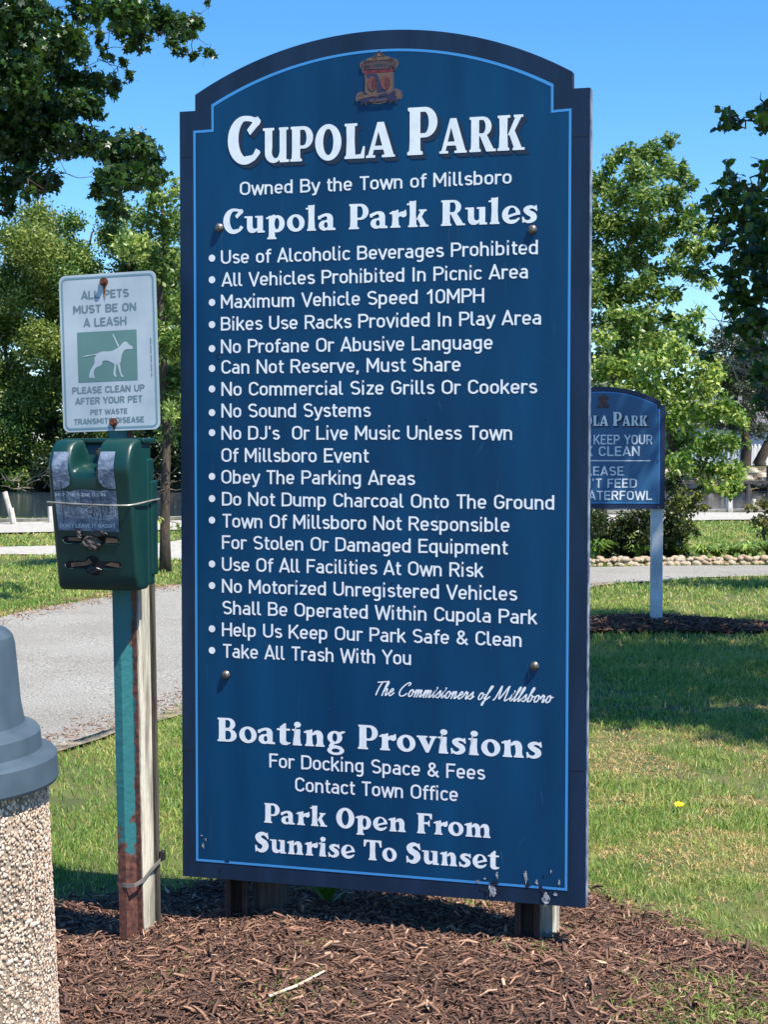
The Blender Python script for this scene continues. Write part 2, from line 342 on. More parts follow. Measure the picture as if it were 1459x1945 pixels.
q('a', .64, ('+', P_((.32, .5), (.52, .5), (.52, .10), (.60, .08), (.61, 0), (.34, 0), (.34, .1))), ('+', V_((.08, .54, .05), (.12, .56, .06), (.27, .62, .055), (.39, .56, .09), (.42, .44, .1))), ('+', E_(.22, .19, .195, .205, 15)), ('-', E_(.275, .21, .07, .115)), ('+', R_(.33, .2, .52, .45)), ('+', P_((.28, .42), (.36, .42), (.36, .33), (.24, .36))), ('+', R_(.0, .44, .1, .58)))
q('b', .64, ('+', R_(.1, .0, .3, 1)), ('+', R_(.0, .93, .2, 1)), ('+', E_(.36, .34, .26, .35)), ('-', E_(.36, .34, .09, .24)))
q('e', .62, ('+', E_(.31, .335, .30, .35)), ('-', E_(.34, .36, .13, .26)), ('-', P_((.35, .30), (.7, .35), (.7, .0), (.52, .16), (.38, .12))), ('+', P_((.15, .30), (.58, .46), (.60, .40), (.5, .33), (.2, .22))), ('+', V_((.34, .07, .075), (.45, .09, .055), (.555, .18, .035))))
q('g', .64, ('+', E_(.28, .42, .255, .27)), ('-', E_(.28, .42, .085, .175)), ('+', V_((.42, .58, .05), (.52, .63, .05), (.6, .66, .035))), ('+', P_((.14, .22), (.28, .16), (.22, .08), (.08, .06))), ('+', E_(.31, -.12, .29, .19)), ('-', E_(.31, -.125, .14, .085)), ('+', V_((.12, .06, .05), (.3, .04, .06), (.46, -.0, .06))))
q('i', .40, *stem(.09, .31, .68, 0, .05, .07), ('+', R_(.02, .61, .2, .68)), ('+', E_(.21, .87, .12, .12)))
q('k', .72, *stem(.09, .31, 1.02, 0, .05, .07), ('+', P_((0, .93), (.2, .95), (.31, 1.06), (.31, .9), (.0, .86))), ('+', P_((.3, .26), (.46, .61), (.40, .61), (.40, .68), (.66, .68), (.66, .61), (.6, .60), (.5, .40), (.66, .07), (.73, .07), (.73, 0), (.43, 0), (.43, .07), (.46, .07), (.36, .30))))
q('l', .40, *stem(.09, .31, 1.02, 0, .05, .07), ('+', P_((0, .92), (.2, .95), (.31, 1.06), (.31, .9), (.0, .85))))
q('n', .76, *stem(.09, .30, .66, 0, .05, .07), ('+', P_((.0, .61), (.12, .63), (.29, .72), (.3, .54), (.0, .54))), *stem(.45, .67, .45, 0, .05, .07), ('+', V_((.32, .49, .03), (.42, .58, .075), (.52, .56, .10), (.56, .43, .109))))
q('m', 1.12, *stem(.09, .30, .66, 0, .05, .07), ('+', P_((.0, .61), (.12, .63), (.29, .72), (.3, .54), (.0, .54))), *stem(.44, .64, .45, 0, .05, .07), ('+', V_((.32, .49, .03), (.41, .58, .075), (.49, .56, .10), (.54, .43, .1))), *stem(.80, 1.0, .45, 0, .05, .07), ('+', V_((.66, .49, .03), (.76, .58, .075), (.86, .56, .10), (.90, .43, .1))))
q('o', .64, ('+', E_(.32, .335, .31, .35)), ('-', E_(.325, .345, .12, .235, 8)))
q('p', .70, ('+', E_(.39, .335, .27, .345)), *stem(.10, .31, .66, -.28, .06, .07), ('+', P_((.0, .60), (.12, .63), (.30, .72), (.3, .54), (.0, .54))), ('-', E_(.385, .34, .085, .23)), ('+', R_(.10, -.2, .30, .6)))
q('r', .56, *stem(.09, .31, .66, 0, .06, .07), ('+', P_((.0, .60), (.12, .63), (.30, .72), (.3, .54), (.0, .54))), ('+', V_((.31, .44, .03), (.37, .53, .065), (.45, .54, .095), (.47, .50, .10))), ('+', P_((.5, .67), (.56, .70), (.58, .5), (.5, .42))))
q('s', .54, ('+', V_((.45, .53, .035), (.36, .60, .055), (.24, .60, .07), (.145, .51, .09), (.22, .40, .1), (.36, .30, .105), (.39, .17, .095), (.3, .07, .07), (.17, .05, .05), (.07, .13, .035))), ('+', P_((.43, .65), (.485, .69), (.51, .45), (.455, .45))), ('+', P_((.01, .24), (.07, .24), (.11, .06), (.03, -.01))))
q('t', .48, ('+', P_((.1, .62), (.1, .74), (.26, .90), (.32, .9), (.32, .68), (.46, .68), (.46, .60), (.32, .60), (.32, .16), (.40, .10), (.48, .12), (.47, .06), (.33, -.015), (.18, .0), (.1, .1))), ('+', R_(.0, .60, .2, .68)))
q('u', .74, ('+', R_(.09, .2, .29, .68)), ('+', R_(.0, .61, .2, .68)), ('+', R_(.46, 0, .66, .68)), ('+', R_(.38, .61, .5, .68)), ('+', P_((.46, 0), (.72, 0), (.73, .07), (.64, .09), (.46, .2))), ('+', V_((.19, .24, .1), (.24, .12, .11), (.36, .09, .07), (.48, .18, .03))))
q('v', .66, ('+', P_((.0, .68), (.36, .68), (.36, .61), (.29, .61), (.40, .30), (.49, .60), (.42, .61), (.42, .68), (.68, .68), (.67, .61), (.62, .61), (.40, .0), (.31, 0), (.05, .61), (0, .61))))
q('y', .66, ('+', P_((.0, .68), (.36, .68), (.3, .6), (.4, .3), (.5, .6), (.66, .68), (.3, -.25), (.1, -.2))))
q(' ', .32)

_cache = {}
def glyph(font, ch, w):
    """closed outlines of one glyph by marching squares over its distance field"""
    key = (font, ch, w)
    if key in _cache: return _cache[key]
    adv, ops = {'sans': SANS, 'serif': SERIF, 'script': SCRIPT}[font][ch]
    if not ops: _cache[key] = (adv, []); return _cache[key]
    st = .02 if font != 'serif' else .016
    xs = np.arange(-.2, adv+(.55 if font == 'script' else .26), st); ys = np.arange(-.42, 1.2, st)
    px, py = np.meshgrid(xs, ys)
    d = np.full(px.shape, 9.)
    if font == 'serif':
        for op, (k, a) in ops:
            if k == 'poly': e = sd_poly(px, py, a)
            elif k == 'ell': e = sd_ell(px, py, *a)
            else:
                e = np.full(px.shape, 9.); P = smooth(a)
                for i in range(len(P)-1): e = np.minimum(e, sd_line(px, py, P[i][:2], P[i+1][:2], P[i][2], P[i+1][2]))
            d = np.minimum(d, e) if op == '+' else np.maximum(d, -e)
    else:
        for s in ops:
            if font == 'script':
                s = [(x+y*.34, y) for x, y in smooth(s, 4)]
                e = sd_path(px, py, s, w, False)
            else: e = sd_path(px, py, s, w)
            d = np.minimum(d, e)
    _cache[key] = (adv, contours(xs, ys, d))
    return _cache[key]
def contours(xs, ys, d):
    d = np.where(d == 0, 1e-6, d); ins = d < 0; ny, nx = d.shape
    segs = {}
    def cut(i0, j0, i1, j1):
        a, b = d[j0, i0], d[j1, i1]; t = a/(a-b)
        return (xs[i0]+(xs[i1]-xs[i0])*t, ys[j0]+(ys[j1]-ys[j0])*t)
    mix = np.zeros((ny-1, nx-1), int)
    mix += ins[:-1, :-1]*1; mix += ins[:-1, 1:]*2; mix += ins[1:, 1:]*4; mix += ins[1:, :-1]*8
    TB = {1: [(3, 0)], 2: [(0, 1)], 3: [(3, 1)], 4: [(1, 2)], 5: [(3, 0), (1, 2)], 6: [(0, 2)], 7: [(3, 2)], 8: [(2, 3)], 9: [(2, 0)], 10: [(0, 1), (2, 3)], 11: [(2, 1)], 12: [(1, 3)], 13: [(1, 0)], 14: [(0, 3)]}
    for j, i in zip(*np.nonzero((mix > 0) & (mix < 15))):
        ed = [(i, j, i+1, j), (i+1, j, i+1, j+1), (i, j+1, i+1, j+1), (i, j, i, j+1)]
        for a, b in TB[int(mix[j, i])]: segs[ed[a]] = ed[b]
    out = []
    while segs:
        k0, k = next(iter(segs.items())); del segs[k0]; ch = [k0]
        while k != k0 and k in segs: ch.append(k); k = segs.pop(k)
        p = [cut(*e) for e in ch]
        if len(p) < 5: continue
        # drop points that lie on the line through their neighbours
        tol = .0022; keep = simplify(p+[p[0]], tol)[:-1]
        if len(keep) > 2: out.append(keep)
    return out
def simplify(p, tol):
    if len(p) > 8 and p[0] == p[-1]:
        m = max(range(len(p)), key=lambda i: (p[i][0]-p[0][0])**2+(p[i][1]-p[0][1])**2)
        return simplify(p[:m+1], tol)[:-1]+simplify(p[m:], tol)
    if len(p) < 3: return p
    (x0, y0), (x1, y1) = p[0], p[-1]; L = math.hypot(x1-x0, y1-y0)+1e-12
    best, bi = 0, 0
    for i in range(1, len(p)-1):
        e = abs((p[i][0]-x0)*(y1-y0)-(p[i][1]-y0)*(x1-x0))/L
        if e > best: best, bi = e, i
    if best < tol: return [p[0], p[-1]]
    return simplify(p[:bi+1], tol)[:-1]+simplify(p[bi:], tol)
def layout(font, text, w=T, track=.03, small=1.):
    """outlines of a line of text in cap-height units, plus its width; small < 1 sets small capitals after each word's first letter"""
    x = 0; loops = []; first = True
    for i, ch in enumerate(text):
        s = 1. if (first or small == 1.) else small
        first = ch == ' '
        adv, ol = glyph(font, ch, w)
        loops.append([[(x+a*s, b*s) for a, b in l] for l in ol])
        x += (adv+track)*s
    xs = [a for G in loops for l in G for a, b in l]
    return loops, min(xs), max(xs)

# ---------------------------------------------------------------- ground shape
BED = [(-3.2, 3.0), (-2.9, 4.6), (-2.0, 5.15), (-1.35, 5.36), (-1.05, 5.42), (-.75, 5.5), (-.3, 5.62), (.3, 5.68), (.62, 5.60), (.74, 5.3), (.9, 5.06), (1.12, 4.78), (1.35, 4.55), (1.5, 4.2), (1.6, 3.0)]
def ground(x, y):
    x = np.asarray(x, float); y = np.asarray(y, float)
    z = .075*np.exp(-(np.abs((x-.05)/.85)**3.2)-(np.abs((y-4.75)/.75)**3))
    z = z-.06*np.exp(-((x+1.35)/.35)**2-((y-5.1)/.45)**2)
    z = z+.10*np.exp(-((x-2.0)/.95)**2-((y-13.2)/.45)**2)              # mound at the second sign
    z = z+.012*np.sin(x*1.7+y*.9)*np.sin(y*1.3-x*.4)*(y > 5.8)
    return z
def gz(x, y): return float(ground(x, y))
def in_poly(x, y, P):
    s = np.zeros(np.shape(x), bool); n = len(P)
    for i in range(n):
        (ax, ay), (bx, by) = P[i], P[i-1]
        s ^= ((ay > y) != (by > y)) & (x < (bx-ax)*(y-ay)/((by-ay) or 1e-9)+ax)
    return s

# colours
NAVY = mat('navy_border_paint', lin(18, 38, 60), lin(25, 47, 74), 7, stretch=(2, 1, .5), rough=.45, bump=.15, bscale=3, spec=.25)
BLUE = mat('blue_sign_film', lin(0, 48, 83), lin(2, 68, 108), 3.5, stretch=(2.2, 1, .35), lo=.25, hi=.75, rough=.42, bump=.14, bscale=1.6, spec=.25)
LINE = mat('light_blue_line', lin(62, 140, 204), rough=.4)
WHITE = mat('white_vinyl', lin(236, 240, 243), lin(224, 229, 234), 30, rough=.45)
SHADE = mat('dark_drop_shade', lin(20, 38, 60), rough=.5)
STEEL = mat('brown_channel_steel', lin(64, 47, 40), lin(40, 32, 30), 14, rough=.75, bump=.4, bscale=60)
WOOD = mat('weathered_wood', lin(216, 210, 192), lin(140, 134, 118), 5, rough=.9, bump=.8, bscale=14, stretch=(7, 7, .9), detail=8, lo=.38, hi=.64)
DARKWOOD = mat('grey_old_wood', lin(92, 86, 76), lin(58, 54, 50), 6, rough=.95, bump=.8, bscale=14, stretch=(12, 12, .8), detail=8)
GALV = mat('bolt_metal', lin(150, 142, 135), lin(92, 84, 78), 160, rough=.4, metal=.7)
SEAM = mat('dark_seam', lin(14, 24, 44), rough=.7)
PEEL = mat('bare_peeled_metal', lin(205, 208, 212), lin(120, 124, 132), 60, rough=.4, metal=.3, bump=.6)
DENT = mat('dent_crease', lin(10, 26, 48), rough=.5)
EDGE = mat('raw_board_edge', lin(150, 160, 176), lin(60, 72, 100), 20, rough=.6)

# ---------------------------------------------------------------- the rules sign
YAW = -2.87376124e-01
sign = thing('park_sign', 'tall navy and blue park rules sign with arched top on the mulch bed', 'sign', (-1.97564e-02, 4.84451890, EYE-1.30369), YAW)
HW, HS = .61, 2.2756
def arch(x0, z0, zt, n=36):
    """arc from (x0, z0) over (0, zt) to (-x0, z0), right to left"""
    h = zt-z0; R = (x0*x0+h*h)/(2*h); a = math.asin(x0/R)
    return [(R*math.sin(a-2*a*i/n), zt-R+R*math.cos(a-2*a*i/n)) for i in range(n+1)]
outer = [(-HW, 0), (HW, 0), (HW, HS), (.5605, HS)]+arch(.5605, 2.322, 2.4715)+[(-.5605, HS), (-HW, HS)]
V, F = prism(outer, 0, .032)
panel = mesh('panel', V, F, NAVY, sign); bevel(panel, .0015, 1)
mesh('edge_strip', *box(HW, HW+.0022, .004, .03, .004, HS-.004), EDGE, sign)
t_ = .0072
inner = [(-.566, .049), (.559, .045), (.559, 2.2215), (.5085, 2.2195)]+arch(.5085, 2.2905, 2.418)+[(-.5085, 2.2185), (-.566, 2.2175)]
inner2 = [(-.566+t_, .049+t_), (.559-t_, .045+t_), (.559-t_, 2.2215-t_), (.5085-t_, 2.2195-t_)]+arch(.5085-t_, 2.2905-t_*.9, 2.418-t_)+[(-.5085+t_, 2.2185-t_), (-.566+t_, 2.2175-t_)]
sheet('blue_field', [inner], -.0006, BLUE, sign)
sheet('outline', [inner, inner2], -.0011, LINE, sign)
for (x0, x1, z) in ((-.607, -.572, 2.142), (.563, .608, 2.144), (-.607, -.572, .380), (.563, .608, .385)):
    sheet('seam', [[(x0, z), (x1, z+.001), (x1, z+.003), (x0, z+.0025)]], -.0007, SEAM, sign)
LINES = [
    ('serif', 'CUPOLA', -0.4564, 0.0533, 2.1129, 0.1370),
    ('serif', 'PARK', 0.0891, 0.4281, 2.1147, 0.1334),
    ('sans', 'Owned By the Town of Millsboro', -0.4195, 0.3912, 2.0231, 0.0388),
    ('serif', 'Cupola Park Rules', -0.4719, 0.4648, 1.9124, 0.0717),
    ('sans', 'Use of Alcoholic Beverages Prohibited', -0.4797, 0.4667, 1.8250, 0.0397),
    ('sans', 'All Vehicles Prohibited In Picnic Area', -0.4783, 0.4387, 1.7590, 0.0397),
    ('sans', 'Maximum Vehicle Speed 10MPH', -0.4802, 0.3140, 1.6952, 0.0399),
    ('sans', 'Bikes Use Racks Provided In Play Area', -0.4804, 0.4765, 1.6303, 0.0398),
    ('sans', 'No Profane Or Abusive Language', -0.4806, 0.3387, 1.5637, 0.0400),
    ('sans', 'Can Not Reserve, Must Share', -0.4792, 0.2461, 1.5034, 0.0402),
    ('sans', 'No Commercial Size Grills Or Cookers', -0.4794, 0.4670, 1.4389, 0.0399),
    ('sans', 'No Sound Systems', -0.4796, -0.0183, 1.3750, 0.0406),
    ('sans', "No DJ's  Or Live Music Unless Town", -0.4798, 0.3956, 1.3098, 0.0401),
    ('sans', 'Of Millsboro Event', -0.4800, -0.0246, 1.2442, 0.0407),
    ('sans', 'Obey The Parking Areas', -0.4803, 0.1139, 1.1802, 0.0405),
    ('sans', 'Do Not Dump Charcoal Onto The Ground', -0.4788, 0.5163, 1.1154, 0.0401),
    ('sans', 'Town Of Millsboro Not Responsible', -0.4774, 0.3891, 1.0507, 0.0403),
    ('sans', 'For Stolen Or Damaged Equipment', -0.4792, 0.3848, 0.9871, 0.0403),
    ('sans', 'Use Of All Facilities At Own Risk', -0.4795, 0.3151, 0.9218, 0.0405),
    ('sans', 'No Motorized Unregistered Vehicles', -0.4797, 0.4125, 0.8576, 0.0404),
    ('sans', 'Shall Be Operated Within Cupola Park', -0.4782, 0.4700, 0.7933, 0.0404),
    ('sans', 'Help Us Keep Our Park Safe & Clean', -0.4801, 0.4252, 0.7283, 0.0405),
    ('sans', 'Take All Trash With You', -0.4770, 0.1022, 0.6644, 0.0409),
    ('script', 'The Commisioners of Millsboro', -0.0051, 0.5175, 0.5728, 0.0407),
    ('serif', 'Boating Provisions', -0.4955, 0.4847, 0.4141, 0.0705),
    ('sans', 'For Docking Space & Fees', -0.3313, 0.3217, 0.3449, 0.0415),
    ('sans', 'Contact Town Office', -0.2507, 0.2417, 0.2785, 0.0415),
    ('serif', 'Park Open From', -0.3482, 0.3376, 0.1794, 0.0585),
    ('serif', 'Sunrise To Sunset', -0.3767, 0.3639, 0.0911, 0.0586),
]
for font, text, x0, x1, z, cap in LINES:
    if text in ('CUPOLA', 'PARK'):
        letters('letter_shade', font, text, x0, x1, z, cap, -.0014, SHADE, sign, .73, off=[(.0115*k/5, -.0115*k/5, -.00006*k) for k in range(1, 6)])
        letters('letter', font, text, x0, x1, z, cap, -.0024, WHITE, sign, .73)
    elif font == 'serif': letters('letter', font, text, x0, x1, z, cap, -.0016, WHITE, sign)
    else:
        line_mesh('lettering', font, text, x0, x1, z, cap, -.0016, WHITE, sign, w={'sans': .127, 'script': .08}[font])['kind'] = 'stuff'
for x, z in [(-0.508, 1.8429), (-0.5082, 1.7797), (-0.5084, 1.7133), (-0.5087, 1.6483), (-0.5089, 1.5779), (-0.5091, 1.5198), (-0.5094, 1.4593), (-0.5096, 1.3894), (-0.5098, 1.3303), (-0.5103, 1.201), (-0.5105, 1.1355), (-0.5108, 1.0715), (-0.5113, 0.9416), (-0.5115, 0.8774), (-0.512, 0.7487), (-0.5122, 0.6842)]:
    sheet('bullet_dot', [[(x+.0104*math.cos(a*.35), z+.0104*math.sin(a*.35)) for a in range(18)]], -.0016, WHITE, sign)
# lag bolts that stand off the face
for x, z in ((-.4843, 1.931), (.4515, 1.893), (-.4671, .6135), (.4631, .6755)):
    g_ = ([], []); add(g_, tube([(x, -.001, z), (x, -.007, z)], .0125, 14)); add(g_, ball(x, -.007, z, .0112, .007, .0112, 12, 7))
    mesh('bolt', *g_, GALV, sign, smooth=True)
# town crest, printed on a cut-out plate
def crest(parent, cx, cz, k, y):
    cc = {n: mat('crest_'+n, lin(*[v*.8 for v in c_]), rough=.5) for n, c_ in dict(rim=(112, 98, 104), roof=(74, 50, 50), under=(96, 78, 78), red=(140, 36, 56), tan=(128, 100, 86), river=(52, 50, 92), wheel=(138, 76, 72), spoke=(86, 38, 48), ribbon=(46, 44, 84), scroll=(126, 100, 98), gold=(160, 132, 100), leaf=(60, 96, 84)).items()}
    if 'crest' in crest.__dict__: cc = crest.crest
    crest.crest = cc
    def X(p): return [((cx+(a-728)*.0001738*k), cz-((b+.07*(a-728))-150)*.0001623*k) for a, b in p]
    top = [(728, 150), (790, 215), (850, 262), (960, 290), (1030, 308), (1068, 350), (1052, 430), (1020, 480), (985, 520), (985, 820), (1030, 815), (1110, 850), (1138, 930), (1110, 1000), (1050, 1000), (1040, 1080), (985, 1045), (930, 1080), (880, 1050), (730, 1090), (560, 1075), (510, 1120), (470, 1080), (420, 1135), (415, 1030), (340, 1050), (325, 990), (360, 900), (430, 875), (480, 880), (480, 570), (430, 520), (400, 440), (400, 380), (440, 345), (520, 318), (620, 272), (680, 215)]
    A = [('rim', [top]), 
         ('roof', [[(728, 165), (850, 275), (970, 305), (1000, 320), (1040, 345), (1030, 440), (975, 480), (470, 505), (420, 450), (415, 385), (470, 345), (620, 285)]]),
         ('gold', [[(728, 205), (775, 265), (728, 250), (685, 268)]]),
         ('under', [[(500, 400), (620, 360), (740, 345), (860, 350), (960, 380), (960, 470), (500, 490)]]),
         ('leaf', [[(690, 395), (765, 390), (728, 460)]]),
         ('spoke', [[(505, 440), (560, 420), (560, 470)], [(895, 410), (950, 425), (900, 460)]]),
         ('red', [[(470, 515), (980, 478), (970, 530), (490, 560)]]),
         ('roof', [[(555, 508), (590, 505), (590, 535), (555, 538)], [(705, 498), (750, 495), (750, 527), (705, 530)], [(865, 490), (900, 487), (900, 515), (865, 518)]]),
         ('tan', [[(498, 570), (960, 535), (965, 880), (880, 930), (740, 970), (560, 950), (495, 890)]]),
         ('river', [[(510, 575), (690, 562), (740, 660), (770, 800), (890, 890), (850, 960), (735, 975), (690, 850), (700, 700), (600, 600), (545, 655)]]),
         ('scroll', [[(450+34*math.cos(a/3), 435+66*math.sin(a/3)) for a in range(19)], [(1005+36*math.cos(a/3), 395+64*math.sin(a/3)) for a in range(19)]]),
         ('roof', [[(450+18*math.cos(a/3), 435+48*math.sin(a/3)) for a in range(19)], [(1005+19*math.cos(a/3), 395+46*math.sin(a/3)) for a in range(19)]]),
         ('wheel', [[(622+80*math.cos(a/3), 740+125*math.sin(a/3)) for a in range(19)], [(842+80*math.cos(a/3), 720+122*math.sin(a/3)) for a in range(19)]]),
         ('spoke', [[(655+44*math.cos(a/3), 740+100*math.sin(a/3)) for a in range(19)], [(878+42*math.cos(a/3), 722+96*math.sin(a/3)) for a in range(19)]]),
         ('wheel', [[(645, 645), (662, 645), (662, 840), (645, 840)], [(612, 735), (698, 735), (698, 752), (612, 752)], [(870, 628), (888, 628), (888, 815), (870, 815)], [(838, 715), (918, 715), (918, 732), (838, 732)]]),
         ('ribbon', [[(440, 890), (480, 900), (560, 960), (740, 985), (880, 950), (960, 880), (1010, 850), (1035, 930), (1030, 1060), (985, 1030), (930, 1065), (895, 1035), (730, 1075), (560, 1060), (510, 1100), (470, 1065), (425, 1120), (430, 980)]]),
         ('tan', [[(345, 960), (385, 905), (430, 960), (395, 1010), (350, 1025)], [(995, 870), (1050, 860), (1110, 900), (1105, 960), (1060, 975), (1020, 940)], [(430, 900), (455, 885), (470, 950), (450, 985)]])]
    for i, (c_, ls) in enumerate(A):
        sheet('crest_plate' if i == 0 else 'crest_print', [X(l) for l in ls], y-.0003*i, cc[c_], parent)
    s = .0001738*k
    line_mesh('crest_lettering', 'sans', 'MILLSBORO', cx-190*s, cx+190*s, cz-182*.0001623*k, 45*s, y-.0055, cc['gold'], parent, w=.16)
    line_mesh('crest_lettering', 'sans', 'DELAWARE', cx-150*s, cx+150*s, cz-900*.0001623*k, 42*s, y-.0055, cc['scroll'], parent, w=.16)
crest(sign, .0047, 2.4161, 1., -.0016)
# peeled film, holes and dents at the foot of the board
def blotch(cx, cz, rx_, rz, n=22, rough_=.5):
    return [(cx+rx_*math.cos(2*math.pi*i/n)*(1+random.uniform(-rough_, rough_)), cz+rz*math.sin(2*math.pi*i/n)*(1+random.uniform(-rough_, rough_))) for i in range(n)]
for cx, cz, a, b in ((.343, .028, .011, .02), (.497, .020, .009, .021), (.44, .075, .006, .016), (.357, .074, .003, .009), (.301, .053, .005, .004), (.322, .062, .004, .003), (.472, .063, .004, .007), (.536, .066, .003, .009), (.512, .096, .002, .004), (-.542, .098, .004, .007), (-.534, .116, .003, .005), (-.548, .127, .004, .002), (.525, .033, .006, .005)):
    sheet('peeled_patch', [blotch(cx, cz, a, b)], -.0019, PEEL, sign)
    for _ in range(3 if a > .005 else 1):           # curled rags of film round the bare metal
        t = random.uniform(0, 6.28); x, z = cx+a*1.05*math.cos(t), cz+b*math.sin(t); s_ = a*random.uniform(.35, .8)
        mesh('curled_film', [(x-s_, -.0015, z), (x, -.0018, z+s_*1.6), (x+s_*.8, -.006-s_*.3, z+s_*.3), (x+s_*.2, -.007, z-s_*.8)], [(0, 3, 2), (0, 2, 1)], NAVY if cz < .045 else BLUE, sign)
for cx, cz, a, b in ((.328, .03, .007, .009), (.36, .034, .008, .011), (.445, .052, .009, .006), (.348, .052, .012, .005), (.482, .047, .006, .008), (.31, .033, .006, .004), (-.49, .008, .005, .008), (-.486, .03, .004, .005), (-.4675, .0545, .008, .003), (.49, .082, .004, .003)):
    sheet('dent', [blotch(cx, cz, a, b)], -.0017, DENT, sign)
for cx, cz, r in ((-.4885, 1.553, .006), (-.1, 1.158, .004), (.045, .892, .0045), (-.33, .885, .002), (.145, 1.37, .003), (.17, 1.27, .002)):
    sheet('dent', [blotch(cx, cz+r, r, r*.9, 9, .15)], -.0018, DENT, sign)
    g_ = ball(cx, 0, cz-r*.5, r*1.1, .002, r*.8, 10, 6); mesh('dent_lip', *g_, BLUE, sign, smooth=True)
GRIME = mat('dry_run_marks', lin(20, 66, 100), rough=.75)
for i in range(60):
    x, z = random.uniform(-.55, .54), random.uniform(.1, 2.2); L_ = random.uniform(.02, .16); w = random.uniform(.0005, .0016)
    sheet('run_mark', [[(x-w, z), (x+w, z), (x+w*.3, z-L_), (x-w*.3, z-L_)]], -.0009, GRIME, sign)
# fine scratches
SCR = mat('pale_scratch', lin(60, 112, 160), rough=.5)
for i in range(34):
    x, z = random.uniform(-.53, .52), random.uniform(.08, 2.2); L_ = random.uniform(.004, .05); a = random.choice((random.uniform(1.3, 1.8), random.uniform(0, 3.1)))
    dx, dz = L_*math.cos(a), L_*math.sin(a); w = random.uniform(.0003, .0007)
    sheet('scratch', [[(x, z), (x+dx+w, z+dz), (x+dx*1.4, z+dz*1.3), (x+dx-w, z+dz)]], -.0012, SCR, sign)
# supports: steel channels with timber posts behind
def channel(x, w, y0, dpt, zt, th=.006):
    A = ([], [])
    add(A, box(x-w/2, x+w/2, y0+dpt, y0+dpt+th, -.4, zt))
    for s in (-1, 1):
        add(A, box(min(x+s*w/2, x+s*(w/2-th)), max(x+s*w/2, x+s*(w/2-th)), y0, y0+dpt-.0005, -.4, zt))
        xa, xb = x+s*(w/2+.0004), x+s*(w/2+.012)
        add(A, box(min(xa, xb), max(xa, xb), y0, y0+th, -.4, zt))
    return A
bevel(mesh('steel_channel', *channel(-.452, .05, .036, .035, 2.1), STEEL, sign), .001, 1)
bevel(mesh('wooden_post', *box(-.418, -.333, .085, .175, -.4, 2.1), DARKWOOD, sign), .004, 1)
bevel(mesh('steel_channel', *channel(.437, .05, .036, .035, 2.1), STEEL, sign), .001, 1)
bevel(mesh('wooden_post', *box(.416, .505, .085, .175, -.4, 2.1), WOOD, sign), .004, 1)

# ---------------------------------------------------------------- pet sign on its own pole
TEAL = mat('teal_post_paint', lin(58, 140, 142), lin(48, 122, 128), 9, rough=.5, bump=.1)
RUST = mat('rusted_steel', lin(104, 66, 54), lin(62, 40, 38), 26, rough=.9, bump=.9, bscale=70, detail=8)
PLATE = mat('faded_sign_plate', lin(186, 196, 202), lin(160, 173, 183), 6, rough=.35, spec=.6)
PLATEB = mat('faded_green_print', lin(118, 150, 160), lin(104, 136, 148), 4, rough=.45)
PTEXT = mat('faded_green_lettering', lin(104, 126, 132), rough=.5)
PGREEN = mat('faded_green_panel', lin(98, 134, 130), lin(88, 122, 120), 5, rough=.5)
RBOLT = mat('rusty_bolt', lin(110, 56, 36), lin(70, 34, 24), 90, rough=.85, bump=.6)
STAIN = mat('rust_stain', lin(176, 150, 132), lin(150, 112, 92), 60, rough=.6)
PO = (-.749, 4.92, 0.)
pet = thing('pet_sign', 'faded white sign with a dog picture on a teal rusting steel pole', 'sign', PO, YAW)
pet.rotation_euler = (0, math.radians(-1.0), YAW)
# pole: teal above, rusted below (paint worn off along an uneven edge)
def hat(z0, z1, gr=0.):
    prof = [(-.036, .012), (-.029, .012), (-.025, -.017), (-.001, -.017), (.0205, .012), (.0355, .012), (.0355, .016), (.018, .016), (-.003, -.012), (-.021, -.012), (-.025, .016), (-.036, .016)]
    n = len(prof); V = [(x, y, z) for z in (z0, z1) for x, y in prof]
    F = [(i, (i+1) % n, (i+1) % n+n, i+n) for i in range(n)]
    F += [tuple(range(n-1, -1, -1)), tuple(range(n, 2*n))]
    return V, F
POLE = mat('teal_pole_with_rust', lin(58, 140, 142), rough=.55, bump=.25, bscale=50)
nt = POLE.node_tree; N = nt.nodes; L = nt.links; b_ = N['Principled BSDF']
tc = N.new('ShaderNodeTexCoord'); sx = N.new('ShaderNodeSeparateXYZ'); L.new(tc.outputs['Object'], sx.inputs[0])
nz = N.new('ShaderNodeTexNoise'); nz.inputs['Scale'].default_value = 22; nz.inputs['Detail'].default_value = 7; L.new(tc.outputs['Object'], nz.inputs[0])
def mth(op, a, b=None, c_=None):
    k = N.new('ShaderNodeMath'); k.operation = op
    for i, v in enumerate((a, b, c_)):
        if v is None: continue
        if isinstance(v, (int, float)): k.inputs[i].default_value = v
        else: L.new(v, k.inputs[i])
    return k.outputs[0]
h1 = mth('MULTIPLY_ADD', sx.outputs[2], -7.0, 7.0*.345)           # rust below 0.35 m
h2 = mth('MULTIPLY_ADD', sx.outputs[0], 90., -90*.0215)           # and along the right-hand flange
hh = mth('MAXIMUM', h1, h2); nn = mth('MULTIPLY_ADD', nz.outputs['Fac'], 2.6, -1.3)
ms = mth('ADD', hh, nn); sp = mth('MULTIPLY_ADD', nz.outputs['Fac'], 9., -6.7); ms = mth('MAXIMUM', ms, sp)
cl = N.new('ShaderNodeClamp'); L.new(mth('MULTIPLY', ms, 5.), cl.inputs[0])
rr = N.new('ShaderNodeValToRGB'); rr.color_ramp.elements[0].color = (*lin(66, 42, 38), 1); rr.color_ramp.elements[1].color = (*lin(112, 72, 60), 1)
rr.color_ramp.elements[0].position = .35; rr.color_ramp.elements[1].position = .65
